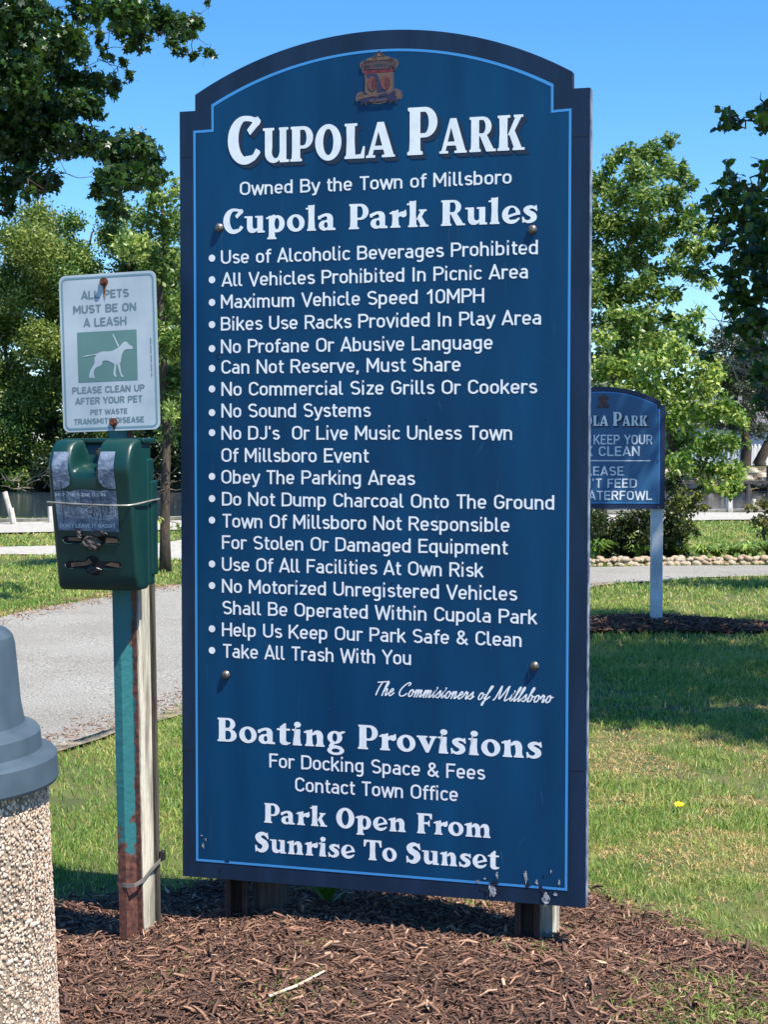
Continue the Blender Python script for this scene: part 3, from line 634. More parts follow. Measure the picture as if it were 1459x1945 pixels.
n3 = N.new('ShaderNodeTexNoise'); n3.inputs['Scale'].default_value = 60; n3.inputs['Detail'].default_value = 6; L.new(tc.outputs['Object'], n3.inputs[0]); L.new(n3.outputs[0], rr.inputs[0])
mx = N.new('ShaderNodeMix'); mx.data_type = 'RGBA'; L.new(cl.outputs[0], mx.inputs[0]); mx.inputs[6].default_value = (*lin(40, 106, 110), 1); L.new(rr.outputs[0], mx.inputs[7]); L.new(mx.outputs[2], b_.inputs['Base Color'])
mesh('pole', *hat(-.25, 1.96), POLE, pet)
# plate
plate = bpy.data.objects.new('plate', None)
def rrect(x0, x1, z0, z1, r, n=6):
    P = []
    for cx, cz, a0 in ((x1-r, z1-r, 0), (x0+r, z1-r, 90), (x0+r, z0+r, 180), (x1-r, z0+r, 270)):
        P += [(cx+r*math.cos(math.radians(a0+90*i/n)), cz+r*math.sin(math.radians(a0+90*i/n))) for i in range(n+1)]
    return P
PX, PZ = -.015, 1.760
def bend(y, x, z): return y+.004*math.sin((x-PX)*9+z*3)
V, F = prism(rrect(-.1525, .1525, -.2285, .2285, .02), -.0015, .0)
plate = mesh('plate', V, F, PLATE, pet, loc=(PX, -.0215, PZ)); plate.rotation_euler = (math.radians(-.8), math.radians(-.9), math.radians(1.5))
sheet('border_print', [rrect(-.1455, .1455, -.2215, .2215, .016), rrect(-.1405, .1405, -.2165, .2165, .012)], -.0022, PLATEB, plate)
for tx, x0, x1, z, cp in (('ALL PETS', -.083, .068, .158, .0225), ('MUST BE ON', -.109, .089, .117, .0225), ('A LEASH', -.078, .058, .0775, .0235), ('PLEASE CLEAN UP', -.120, .108, -.116, .0185), ('AFTER YOUR PET', -.112, .100, -.1475, .0185), ('PET WASTE', -.064, .052, -.179, .0145), ('TRANSMITS DISEASE', -.117, .103, -.2055, .0155)):
    line_mesh('lettering', 'sans', tx, x0, x1, z, cp, -.0022, PTEXT, plate, w=.165, track=.06)['kind'] = 'stuff'
sheet('picture_panel', [[(-.099, -.0835), (.087, -.0835), (.088, .0615), (-.099, .0615)]], -.0022, PGREEN, plate)
def dz(p): return [(-.099+(a-380)*.186/645, .0615-(b-700)*.145/490) for a, b in p]
dog = smooth([(425, 943), (480, 928), (590, 918), (640, 900), (740, 900), (800, 880), (850, 850), (880, 820), (915, 815), (945, 845), (978, 862), (974, 890), (905, 890), (870, 925), (855, 975), (848, 1010), (838, 1018)], 3)
dog += smooth([(850, 1120), (875, 1150), (850, 1155), (825, 1090), (802, 1022), (790, 1110), (797, 1150), (775, 1148), (764, 1115), (778, 1040), (765, 1020), (700, 990), (650, 995), (640, 1030), (570, 1060), (548, 1110), (560, 1152), (532, 1152), (530, 1110), (522, 1150), (500, 1150), (508, 1090), (560, 1010), (562, 960), (580, 932), (540, 930), (480, 940)], 3)
sheet('dog_print', [dz(dog)], -.0028, PLATE, plate)
sheet('leash_print', [dz([(764, 738), (778, 734), (838, 852), (822, 862)])], -.0028, PLATE, plate)
for k in range(2):
    z = (.204, -.204)[k]; x = (-.009, .008)[k]
    sheet('rust_stain', [[(x-.006, z), (x+.007, z), (x+.005, z-.03*(1-k*.4)), (x+.002, z-.055*(1-k*.7)), (x-.003, z-.03*(1-k*.5))]], -.0031, STAIN, plate)
    A = ([], []); add(A, tube([(x, -.002, z), (x, -.006, z)], .0125, 14)); add(A, tube([(x, -.0062, z), (x, -.015, z)], .0085, 6))
    mesh('rusty_bolt', *A, RBOLT, plate)
    sheet('rust_streak', [[(x-.003, z-.01), (x+.004, z-.01), (x+.002, z-.036+k*.012), (x-.001, z-.036+k*.012)]], -.0036, RBOLT, plate)
A = ([], [])
for i in range(30):
    if i % 7 != 3: add(A, sheet_geo([[(.129, -.075+i*.0037), (.133, -.075+i*.0037), (.133, -.0728+i*.0037), (.129, -.0728+i*.0037)]], -.0022))
mesh('small_print', *A, PTEXT, plate)

# wooden post standing behind it
wp = thing('wooden_post', 'weathered grey wooden post strapped behind the teal pet sign pole', 'post', (PO[0], PO[1], 0), YAW)
wp.rotation_euler = (0, math.radians(-.8), YAW)
bevel(mesh('bright_timber', *box(-.02, .0365, .024, .102, -.25, 1.25), WOOD, wp), .003, 2)
bevel(mesh('dark_timber', *box(-.005, .0465, .108, .122, -.25, 1.235), DARKWOOD, wp), .003, 2)
TIE = mat('grey_plastic_tie', lin(120, 116, 110), rough=.4)
def band(pts, w, th, name, parent, m_):
    V = []; F = []
    n = len(pts)
    for x, y, z in pts:
        V += [(x, y, z-w/2), (x, y, z+w/2)]
    for i in range(n-1): F.append((2*i, 2*i+2, 2*i+3, 2*i+1))
    o = mesh(name, V, F, m_, parent); md = o.modifiers.new('t', 'SOLIDIFY'); md.thickness = th; return o
band([(-.041, .03, .215), (-.041, .005, .205), (-.033, -.012, .2), (0, -.021, .197), (.027, -.021, .2), (.042, .008, .208), (.043, .06, .225), (.053, .108, .243), (.054, .13, .25)], .012, .002, 'cable_tie', wp, TIE)
bevel(mesh('tie_buckle', *box(.048, .062, .11, .13, .243, .272), mat('black_plastic', lin(30, 30, 32), rough=.5), wp), .002, 1)

# ---------------------------------------------------------------- bag dispenser
GREEN = mat('green_moulded_plastic', lin(7, 50, 47), lin(10, 56, 52), 6, rough=.38, bump=.12, bscale=220, spec=.5, bdist=.002)
disp = thing('bag_dispenser', 'dark green plastic pet waste bag box hung on the pole under the leash sign', 'dispenser', (PO[0]+.012, PO[1]-.004, 0), YAW)
disp.rotation_euler = (0, math.radians(-.4), YAW)
DX, DW = -.012, .128
Z0, Z1 = 1.073, 1.507
def prof(notch, r=.055):
    """side outline front-bottom to back-top: (y, z)"""
    P = []
    P += [(-.045, Z0+.002), (-.100, Z0+.001), (-.112, Z0+.012)]
    for i in range(1, 11): P.append((-.113-.047*i/10, Z0+.02+(Z1-.115-Z0-.02)*i/10))
    full = [(-.1635, Z1-.098), (-.1655, Z1-.082), (-.163, Z1-.064), (-.154, Z1-.045), (-.146, Z1-.028), (-.134, Z1-.014), (-.118, Z1-.005), (-.10, Z1-.001), (-.075, Z1), (-.02, Z1+.001)]
    cut_ = [(-.156, Z1-.095), (-.148, Z1-.089), (-.125, Z1-.083), (-.10, Z1-.078), (-.085, Z1-.074), (-.078, Z1-.066), (-.076, Z1-.045), (-.074, Z1-.015), (-.068, Z1-.004), (-.02, Z1)]
    P += [tuple(a*(1-notch)+b*notch for a, b in zip(p, q_)) for p, q_ in zip(full, cut_)]
    return P
st_ = []
for x, n_, inset in ((-.128, 0, .013), (-.1265, 0, .006), (-.122, 0, .0015), (-.115, 0, 0), (-.085, 0, 0), (-.064, 0, 0), (-.058, .1, 0), (-.053, .45, 0), (-.047, .8, 0), (-.040, 1, 0), (-.01, 1, 0), (.018, 1, 0), (.021, .6, 0), (.025, .15, 0), (.03, 0, 0), (.06, 0, 0), (.115, 0, 0), (.122, 0, .0015), (.1265, 0, .006), (.128, 0, .013)):
    P = prof(n_); cy_ = -.07; cz_ = (Z0+Z1)/2
    st_.append([(DX+x-.036, y+(inset if y < cy_ else 0), z+(inset if z < cz_-.15 else (-inset if z > cz_+.1 else 0))) for y, z in P])
k = len(st_[0]); V = [p for s in st_ for p in s]; F = []
for i in range(len(st_)-1):
    for j in range(k-1): F.append((i*k+j, (i+1)*k+j, (i+1)*k+j+1, i*k+j+1))
F.append(tuple(range(k))); F.append(tuple((len(st_)-1)*k+j for j in range(k-1, -1, -1)))
F.append(tuple([i*k for i in range(len(st_)-1, -1, -1)])); 
cover = mesh('cover', V, F, GREEN, disp, smooth=True)
md = cover.modifiers.new('n', 'EDGE_SPLIT'); md.split_angle = math.radians(50)
BX = DX-.036
bevel(mesh('back_case', *box(BX-.122, BX+.1315, -.048, -.003, Z0+.012, Z1-.055), GREEN, disp), .008, 3)
bevel(mesh('rear_block', *box(BX+.06, BX+.136, -.03, .012, Z0+.04, Z1-.12), GREEN, disp), .006, 2)
bevel(mesh('top_visor', *box(BX-.12, BX+.137, -.085, -.001, Z1-.012, Z1+.003), GREEN, disp), .005, 3)
A = ([], []); add(A, tube([(BX-.002, -.077, Z1-.035), (BX-.002, -.086, Z1-.037)], .011, 16)); add(A, tube([(BX-.002, -.0862, Z1-.037), (BX-.002, -.089, Z1-.0375)], .006, 12))
mesh('lock', *A, GALV, disp)
_fp = sorted([(z, y) for y, z in prof(0)[2:-3]])
def fy(z): return float(np.interp(z, [p[0] for p in _fp], [p[1] for p in _fp]))
def onface(P, e):  # (x, z) -> front face of the cover
    return [(BX+x, fy(z)-e, z) for x, z in P]
def fsheet(name, loops, e, m_, parent=None):
    V, F = sheet_geo([[(BX+x, z) for x, z in l] for l in loops], 0); V = [(x, fy(z)-e, z) for x, y, z in V]
    return mesh(name, V, F, m_, parent or disp)
LABEL = mat('worn_label_film', lin(122, 134, 152), lin(74, 88, 110), 30, rough=.35, bump=.3, detail=8, lo=.4, hi=.62)
LPRINT = mat('label_print', lin(190, 200, 212), rough=.5); CRACK = mat('label_cracks', lin(28, 44, 58), rough=.6)
zt = Z1-.1015
lab = [(-.108, 1.248), (.082, 1.243), (.081, 1.40), (.078, zt), (.03, zt), (.028, zt-.012), (.045, zt-.035), (-.062, zt-.03), (-.06, zt-.01), (-.065, zt), (-.113, zt)]
# clear band shapes: left column, right column and lower block, ragged where the film has gone
V = []
fsheet('label', [[(-.108, 1.248), (.082, 1.243), (.083, 1.30), (.082, 1.36), (.05, 1.363), (.03, 1.36), (-.03, 1.366), (-.06, 1.358), (-.09, 1.362), (-.112, 1.358), (-.11, 1.30)]], .0012, LABEL)
def wrap(name, rows, e, m_):
    V = []; F = []
    for z, xa, xb in rows: V += [(BX+xa, fy(z)-e, z), (BX+xb, fy(z)-e, z)]
    for i in range(len(rows)-1): F.append((2*i, 2*i+1, 2*i+3, 2*i+2))
    return mesh(name, V, F, m_, disp)
wrap('label_corner', [(1.364, -.112, -.094), (1.370, -.112, -.074), (1.378, -.112, -.062), (1.392, -.112, -.058), (1.408, -.112, -.060), (1.422, -.112, -.063), (1.436, -.113, -.063), (1.45, -.113, -.064), (1.462, -.113, -.064), (1.472, -.113, -.064)], .0014, LABEL)
wrap('label_corner', [(1.366, .060, .082), (1.374, .042, .082), (1.388, .031, .081), (1.402, .030, .081), (1.422, .032, .080), (1.436, .032, .080), (1.45, .032, .080), (1.462, .033, .079), (1.472, .033, .079)], .0014, LABEL)
def fline(tx, x0, x1, z, cp, w=.16):
    lo_, a, b = layout('sans', tx, w); s = (x1-x0)/(b-a); G = ([], [])
    for l in lo_:
        if l:
            Vv, Ff = sheet_geo([[(BX+x0+(u-a)*s, z+v*cp) for u, v in p] for p in l], 0); add(G, ([(x, fy(zz)-.0022, zz) for x, y, zz in Vv], Ff))
    mesh('label_lettering', *G, LPRINT, disp)
fline('KEEP THE SCENE CLEAN', -.108, .048, 1.3455, .0085); fline("DON'T LEAVE IT BAGGIT", -.102, .072, 1.2555, .0105); fline('4', .036, .041, 1.383, .007)
ov = [(.030+.048*math.cos(a/4), 1.300+.021*math.sin(a/4)) for a in range(25)]; ov2 = [(.030+.0465*math.cos(a/4), 1.300+.0198*math.sin(a/4)) for a in range(25)]
fsheet('label_oval', [ov, ov2], .0022, LPRINT)
for i in range(16):
    x = -.10+i*.0118+random.uniform(-.002, .002); a, b = sorted((random.uniform(1.25, 1.39), random.uniform(1.25, 1.36)))
    if b-a > .01: fsheet('label_crack', [[(x, a), (x+.0009, a), (x+.0009+random.uniform(-.002, .002), b), (x, b)]], .0026, CRACK)
for P in ([(-.012, 1.305), (-.006, 1.311), (-.008, 1.29), (.0, 1.297), (.003, 1.288), (.008, 1.31), (.012, 1.29), (.018, 1.308), (.022, 1.291), (.03, 1.305), (.034, 1.29), (.044, 1.309), (.05, 1.292), (.058, 1.305)], [(-.09, 1.37), (-.06, 1.345), (-.04, 1.33)], [(.02, 1.36), (.04, 1.343), (.065, 1.325)]):
    Q = [(BX+x, fy(z)-.0028, z) for x, z in P]; mesh('label_scribble', *tube(Q, .0008, 4), CRACK, disp)
# two dispensing slots: inner shade painted as flat dark sheets, cardboard and bags on top
SLOT_DARK = mat('slot_darkness', lin(8, 14, 18), rough=.9); CARD = mat('brown_cardboard', lin(128, 100, 78), lin(98, 76, 60), 40, rough=.9); BAG = mat('crumpled_bag', lin(92, 80, 74), lin(60, 52, 50), 40, rough=.6, bump=.8, bscale=90); BLK = mat('black_bag', lin(20, 20, 22), rough=.35)
for zc, n_ in ((1.219, 0), (1.147, 1)):
    sl = [(-.098, zc+.002), (-.095, zc+.010), (-.085, zc+.012), (.070, zc+.012), (.079, zc+.008), (.08, zc-.004), (.074, zc-.011), (.022, zc-.011)]
    sl += [(-.008+.026*math.cos(math.radians(t)), zc-.012+.019*math.sin(math.radians(t))) for t in range(0, -181, -20)]+[(-.04, zc-.011), (-.088, zc-.011), (-.096, zc-.006)]
    if n_: sl = sl[:3]+[(-.033, zc+.012), (-.025, zc+.024), (-.01, zc+.028), (.006, zc+.024), (.014, zc+.012)]+sl[3:]
    fsheet('slot_shade', [sl], .0008, SLOT_DARK)
    rim = [(BX+x, fy(z)-.001, z) for x, z in sl[-16 if not n_ else -16:]+[sl[0]]]
    mesh('slot_rim', *tube(rim, .0016, 5), GREEN, disp, smooth=True)
    fsheet('cardboard_edge', [[(-.078, zc-.001), (-.04, zc-.002), (-.036, zc+.008), (-.08, zc+.008)] if not n_ else [(-.078, zc-.006), (-.03, zc-.001), (-.01, zc+.006), (-.02, zc+.02), (-.032, zc+.01), (-.078, zc+.006)]], .0014, CARD)
    fsheet('cardboard_edge', [[(.035, zc-.008), (.075, zc-.006), (.074, zc+.004), (.04, zc+.009)] if not n_ else [(.03, zc+.001), (.074, zc-.007), (.072, zc+.005), (.05, zc+.009)]], .0014, CARD)
def crumple(cx, cz, rx_, rz, dp, n=12):
    V, F = ball(BX+cx, fy(cz)-dp*.4, cz, rx_, dp, rz, n, 8)
    return [(x+random.uniform(-.003, .003), y+random.uniform(-.004, .004), z+random.uniform(-.003, .003)) for x, y, z in V], F
mesh('paper_bag', *crumple(-.004, 1.213, .030, .022, .012), BAG, disp); mesh('paper_bag', *crumple(-.043, 1.238, .008, .016, .006, 8), BAG, disp)
mesh('black_bag', *crumple(.02, 1.237, .026, .010, .010), BLK, disp); mesh('black_bag', *crumple(-.006, 1.134, .024, .012, .004), BLK, disp)
WIRE = mat('aluminium_wire', lin(196, 192, 182), lin(150, 146, 138), 30, rough=.35, metal=.6)
zw = 1.3235
mesh('strap_wire', *tube([(BX-.137, -.06, zw+.006), (BX-.134, -.155, zw+.005), (BX-.05, -.1565, zw), (BX+.06, -.1565, zw-.004), (BX+.118, -.155, zw-.004), (BX+.133, -.13, zw-.001), (BX+.139, -.03, zw+.007), (BX+.137, .02, zw+.009)], .0027, 8), WIRE, disp, smooth=True)

# ---------------------------------------------------------------- litter bin
LID = mat('grey_blue_plastic', lin(60, 76, 89), lin(76, 92, 104), 9, detail=9, rough=.48, bump=.1, bscale=180, bdist=.002)
CONC = mat('concrete_matrix', lin(156, 138, 120), lin(122, 108, 92), 20, rough=.95, bump=.5)
PEB = mat('exposed_pebbles', lin(160, 132, 110), lin(226, 212, 196), rough=.8, attr='tint', c3=lin(200, 174, 152))
can = thing('litter_bin', 'round pebbled concrete litter bin with stepped grey plastic lid at the left edge', 'bin', (-1.018, 3.5, 0))
body_p = [(.318, .0), (.336, .02), (.336, .03), (.326, .3), (.312, .6), (.305, .83)]
def body_r(z): return np.interp(z, [0, .03, .3, .6, .83], [.336, .336, .327, .315, .306])
body = mesh('concrete_drum', *lathe([(.0, .0)]+body_p+[(.28, .84), (0, .84)], 96), CONC, can, smooth=True)
mesh('lid', *lathe([(.29, .79), (.329, .79), (.3315, .796), (.3285, .843), (.3235, .849), (.302, .852), (.297, .858), (.294, .893), (.289, .899), (.268, .905), (.262, .912), (.2545, .95), (.243, 1.075), (.238, 1.093), (.226, 1.105), (.20, 1.11), (.0, 1.115)], 128), LID, can, smooth=True).modifiers.new('s', 'EDGE_SPLIT').split_angle = math.radians(24)
# pebbles set in the drum
n_p = 17000
th = rng.uniform(math.radians(-125), math.radians(35), n_p); zz = rng.uniform(.03, .80, n_p)
ico = [(0, 0, 1), (.894, 0, .447), (.276, .851, .447), (-.724, .526, .447), (-.724, -.526, .447), (.276, -.851, .447), (.724, .526, -.447), (-.276, .851, -.447), (-.894, 0, -.447), (-.276, -.851, -.447), (.724, -.526, -.447)]
icf = [(0, 1, 2), (0, 2, 3), (0, 3, 4), (0, 4, 5), (0, 5, 1), (1, 6, 2), (2, 7, 3), (3, 8, 4), (4, 9, 5), (5, 10, 1)]
ico = np.array(ico); icf = np.array(icf)
s1 = np.clip(rng.lognormal(-5.75, .35, n_p), .0018, .0062); s2 = s1*rng.uniform(.6, 1., n_p); rot = rng.uniform(0, math.pi, n_p)
R = body_r(zz)
Vp = np.zeros((n_p, 11, 3))
lx = ico[None, :, 0]*s1[:, None]; ly = ico[None, :, 1]*s2[:, None]; lz = ico[None, :, 2]*(s1*.55)[:, None]
a = lx*np.cos(rot)[:, None]-ly*np.sin(rot)[:, None]; b = lx*np.sin(rot)[:, None]+ly*np.cos(rot)[:, None]
rad = R[:, None]+lz-.0005
Vp[..., 0] = rad*np.cos(th)[:, None]-a*np.sin(th)[:, None]; Vp[..., 1] = rad*np.sin(th)[:, None]+a*np.cos(th)[:, None]; Vp[..., 2] = zz[:, None]+b
Fp = (icf[None]+(np.arange(n_p)*11)[:, None, None]).reshape(-1, 3)
bulk('pebbles', Vp.reshape(-1, 3), Fp, PEB, can, 'stuff', tint=np.repeat(rng.beta(1.5, 1.5, n_p), 10), smooth=True)

# ---------------------------------------------------------------- lawn, road, paths, water
def noise2(x, y, s, seed=0):
    """cheap smooth value noise in numpy"""
    r = np.random.default_rng(seed).random((64, 64)); x = np.asarray(x)/s+31.7; y = np.asarray(y)/s+17.3
    xi = np.floor(x).astype(int); yi = np.floor(y).astype(int); fx = x-xi; fy_ = y-yi; fx = fx*fx*(3-2*fx); fy_ = fy_*fy_*(3-2*fy_)
    a = r[xi % 64, yi % 64]; b = r[(xi+1) % 64, yi % 64]; c_ = r[xi % 64, (yi+1) % 64]; d = r[(xi+1) % 64, (yi+1) % 64]
    return (a*(1-fx)+b*fx)*(1-fy_)+(c_*(1-fx)+d*fx)*fy_
def grid(name, xs, ys, zf, material, mask=None, kind='structure', tint=None):
    gx, gy = np.meshgrid(xs, ys); z = zf(gx, gy); V = np.stack([gx, gy, z], -1).reshape(-1, 3)
    nx, ny = len(xs), len(ys); i = np.arange(nx-1)[None]+np.arange(ny-1)[:, None]*nx
    F = np.stack([i, i+1, i+1+nx, i+nx], -1).reshape(-1, 4)
    if mask is not None:
        c_ = V[F].mean(1); F = F[mask(c_[:, 0], c_[:, 1])]
        u, inv = np.unique(F, return_inverse=True); V = V[u]; F = inv.reshape(-1, 4)
    return bulk(name, V, F, material, None, kind, smooth=True)
SOIL = mat('turf_soil', lin(96, 92, 52), lin(66, 76, 34), 3.5, rough=.95, bump=.6, bscale=40, detail=8, c3=lin(84, 92, 44))
BEDM = mat('mulch_base', lin(84, 62, 52), lin(50, 37, 32), 30, rough=.95, bump=.9, bscale=80, detail=8)
ASPH = mat('pale_asphalt', lin(178, 176, 168), lin(104, 102, 97), 95, rough=.9, bump=.7, bscale=150, detail=6, lo=.33, hi=.62, c3=lin(152, 150, 143))
_nt = ASPH.node_tree; _b = _nt.nodes['Principled BSDF']; _src = _b.inputs['Base Color'].links[0].from_socket
_n = _nt.nodes.new('ShaderNodeTexNoise'); _n.inputs['Scale'].default_value = .8; _n.inputs['Detail'].default_value = 7; _n.inputs['Roughness'].default_value = .65
_tc = _nt.nodes.new('ShaderNodeTexCoord'); _nt.links.new(_tc.outputs['Object'], _n.inputs['Vector'])
_r = _nt.nodes.new('ShaderNodeValToRGB'); _r.color_ramp.elements[0].position = .32; _r.color_ramp.elements[0].color = (.78, .76, .73, 1); _r.color_ramp.elements[1].position = .6; _r.color_ramp.elements[1].color = (1, 1, 1, 1)
_m = _nt.nodes.new('ShaderNodeMix'); _m.data_type = 'RGBA'; _m.blend_type = 'MULTIPLY'; _m.inputs[0].default_value = 1
_nt.links.new(_n.outputs[0], _r.inputs[0]); _nt.links.new(_src, _m.inputs[6]); _nt.links.new(_r.outputs[0], _m.inputs[7]); _nt.links.new(_m.outputs[2], _b.inputs['Base Color'])
PATHM = mat('pale_concrete', lin(176, 172, 162), lin(150, 146, 137), 12, rough=.9, bump=.3)
xs = np.concatenate([np.linspace(-90, -9, 28), np.arange(-8.5, 8.6, .1), np.linspace(9, 90, 28)])
ys = np.concatenate([np.linspace(-90, 2, 30), np.arange(2.5, 25, .1), np.linspace(25.5, 38, 30)])
BULK = [(-90, 11.0), (-7, 30.7), (7.2, 35.5), (90, 63)]
def bulk_y(x): return 30.7+(np.asarray(x)+7)*.338
def warp_grid(name, xs, ys, material):
    gx, gy = np.meshgrid(xs, ys); top = bulk_y(np.clip(gx, -60, 90)); w = np.clip((gy-25)/13, 0, None); gy2 = np.where(gy > 25, 25+(np.maximum(top, 25.2)-25)*w, gy)
    z = ground(gx, gy2); V = np.stack([gx, gy2, z], -1).reshape(-1, 3); nx, ny = len(xs), len(ys)
    i = np.arange(nx-1)[None]+np.arange(ny-1)[:, None]*nx; F = np.stack([i, i+1, i+1+nx, i+nx], -1).reshape(-1, 4)
    return bulk(name, V, F, material, None, 'structure', smooth=True)
warp_grid('lawn', xs, ys, SOIL)
def resample(P, n):
    P = np.array(P, float); d = np.r_[0, np.cumsum(np.hypot(*np.diff(P, axis=0).T))]; t = np.linspace(0, d[-1], n)
    return np.stack([np.interp(t, d, P[:, 0]), np.interp(t, d, P[:, 1])], 1)
def strip(name, near, far, material, dz_=.014, n=160, m_=14, wob=.0):
    A, Bq = resample(near, n), resample(far, n); V = []; F = []
    for i in range(n):
        for j in range(m_+1):
            t = j/m_; x, y = A[i]*(1-t)+Bq[i]*t
            if wob and j in (0, m_): y += wob*(float(noise2(x, y, .25, 3))-.5)*2
            V.append((x, y, gz(x, y)+dz_))
    for i in range(n-1):
        for j in range(m_): F.append((i*(m_+1)+j, (i+1)*(m_+1)+j, (i+1)*(m_+1)+j+1, i*(m_+1)+j+1))
    o = mesh(name, V, F, material, smooth=True, kind='structure'); return o
RN = [(-9, -4), (-5.5, 2.0), (-3.6, 4.9), (-2.3, 6.8), (-1.62, 7.9), (-1.14, 9.3), (-.6, 11), (.4, 13.6), (1.4, 16.0), (2.42, 17.7), (3.5, 18.4), (4.6, 18.8), (9, 19.6), (30, 21)]
RF = [(-15, -1), (-9, 5), (-6, 9.2), (-4.2, 11.8), (-3.3, 13.9), (-2.75, 15.9), (-2.2, 17.3), (-.5, 18.6), (1, 19.4), (2.4, 20.0), (4.6, 20.4), (9, 21), (30, 22.4)]
strip('road', RN, RF, ASPH, .016, 220, 16, .08); ROAD = RN+RF[::-1]
PN = [(-20, 21.6), (-7, 21.9), (-4.6, 22.1), (-3.3, 21.6), (-2.6, 21.2), (-1.0, 21.4)]; PFa = [(-20, 23.4), (-7, 23.7), (-4.6, 23.9), (-3.5, 24.2), (-2.8, 26.4), (-1.4, 28.5)]
strip('path', PN, PFa, PATHM, .016, 80, 6); PATH = PN+PFa[::-1]
WN = [(-22, 21.9), (-6.5, 27.0), (6.6, 31.8), (22, 37)]; WF = [(-22.5, 25.4), (-7.2, 30.4), (7.2, 35.2), (22, 40.2)]
strip('walkway', WN, WF, PATHM, .034, 60, 6); WALK = WN+WF[::-1]
# water and the far shore
WAT = mat('creek_water', lin(44, 56, 68), rough=.1, bump=.5, bscale=2.2, spec=.6, stretch=(1, .35, 1), bdist=.03)
wb = WAT.node_tree.nodes['Principled BSDF']; wb.inputs['IOR'].default_value = 1.33
mesh('water', [(-500, 8, -.5), (500, 8, -.5), (500, 300, -.5), (-500, 300, -.5)], [(0, 1, 2, 3)], WAT, kind='structure')
# retaining edge along the water
BW = mat('grey_bulkhead_timber', lin(150, 146, 136), lin(104, 100, 92), 6, rough=.9, bump=.5)
bk = thing('bulkhead', 'low grey timber bulkhead with a cap board along the water edge of the walkway', 'retaining wall', (0, 0, 0))
p0, p1 = Vector((-26, 24.3)), Vector((26, 41.85)); dd = (p1-p0); ang = math.atan2(dd.y, dd.x)
def along(t, off): 
    p = p0+dd*t; return (p.x-math.sin(ang)*off, p.y+math.cos(ang)*off)
o = mesh('cap_board', *box(0, dd.length, -.12, .16, .036, .09), BW, bk); o.location = (p0.x, p0.y, 0); o.rotation_euler = (0, 0, ang)
nb = 60
for i in range(nb):
    o = mesh('plank', *box(i*dd.length/nb+.01, (i+1)*dd.length/nb-.01, .0, .06, -1.2, .034), BW, bk) if i == 0 else None
    if o is None:
        o = pl0.copy(); col.objects.link(o); o.parent = bk
    else: pl0 = o
    o.location = (p0.x+math.cos(ang)*i*dd.length/nb, p0.y+math.sin(ang)*i*dd.length/nb, 0); o.rotation_euler = (0, 0, ang)
BANK = mat('bank_earth', lin(96, 88, 62), lin(58, 62, 34), .6, rough=.95, bump=.5)
mesh('far_bank', [(-600, 66, -.8), (600, 70, -.8), (600, 73, .1), (-600, 69, .1), (600, 80, .35), (-600, 76, .35), (2500, 2500, 2), (-2500, 2500, 2)], [(0, 1, 2, 3), (3, 2, 4, 5), (5, 4, 6, 7)], BANK, kind='structure')

# ---------------------------------------------------------------- grass blades
GRASS = mat('grass_blades', lin(198, 176, 118), lin(72, 120, 42), rough=.5, attr='tint', c3=lin(152, 168, 84), trans=.35, spec=.4)
def clear(x, y, e=0.):
    return ~(in_poly(x, y, ROAD) | in_poly(x, y, PATH) | in_poly(x, y, WALK))
def blades(x, y, h, w, tint, lean=.75):
    n = len(x); z = ground(x, y)-.004; az = rng.uniform(0, 2*math.pi, n); fz = rng.uniform(0, 2*math.pi, n); ln = h*np.abs(rng.normal(lean, .35, n))
    dx, dy = np.cos(az)*ln, np.sin(az)*ln; wx, wy = np.cos(fz)*w/2, np.sin(fz)*w/2
    V = np.zeros((n, 5, 3))
    V[:, 0] = np.stack([x-wx, y-wy, z], 1); V[:, 1] = np.stack([x+wx, y+wy, z], 1)
    V[:, 2] = np.stack([x+dx*.35+wx*.8, y+dy*.35+wy*.8, z+h*.6], 1); V[:, 3] = np.stack([x+dx*.35-wx*.8, y+dy*.35-wy*.8, z+h*.6], 1)
    V[:, 4] = np.stack([x+dx, y+dy, z+h*np.clip(1.05-.3*ln/h, .5, 1)], 1)
    b = (np.arange(n)*5)[:, None, None]; F = (np.array([[0, 1, 2], [0, 2, 3], [3, 2, 4]])[None]+b).reshape(-1, 3)
    return V.reshape(-1, 3), F, np.repeat(tint, 3)
VV = []; FF = []; TT = []; off = 0
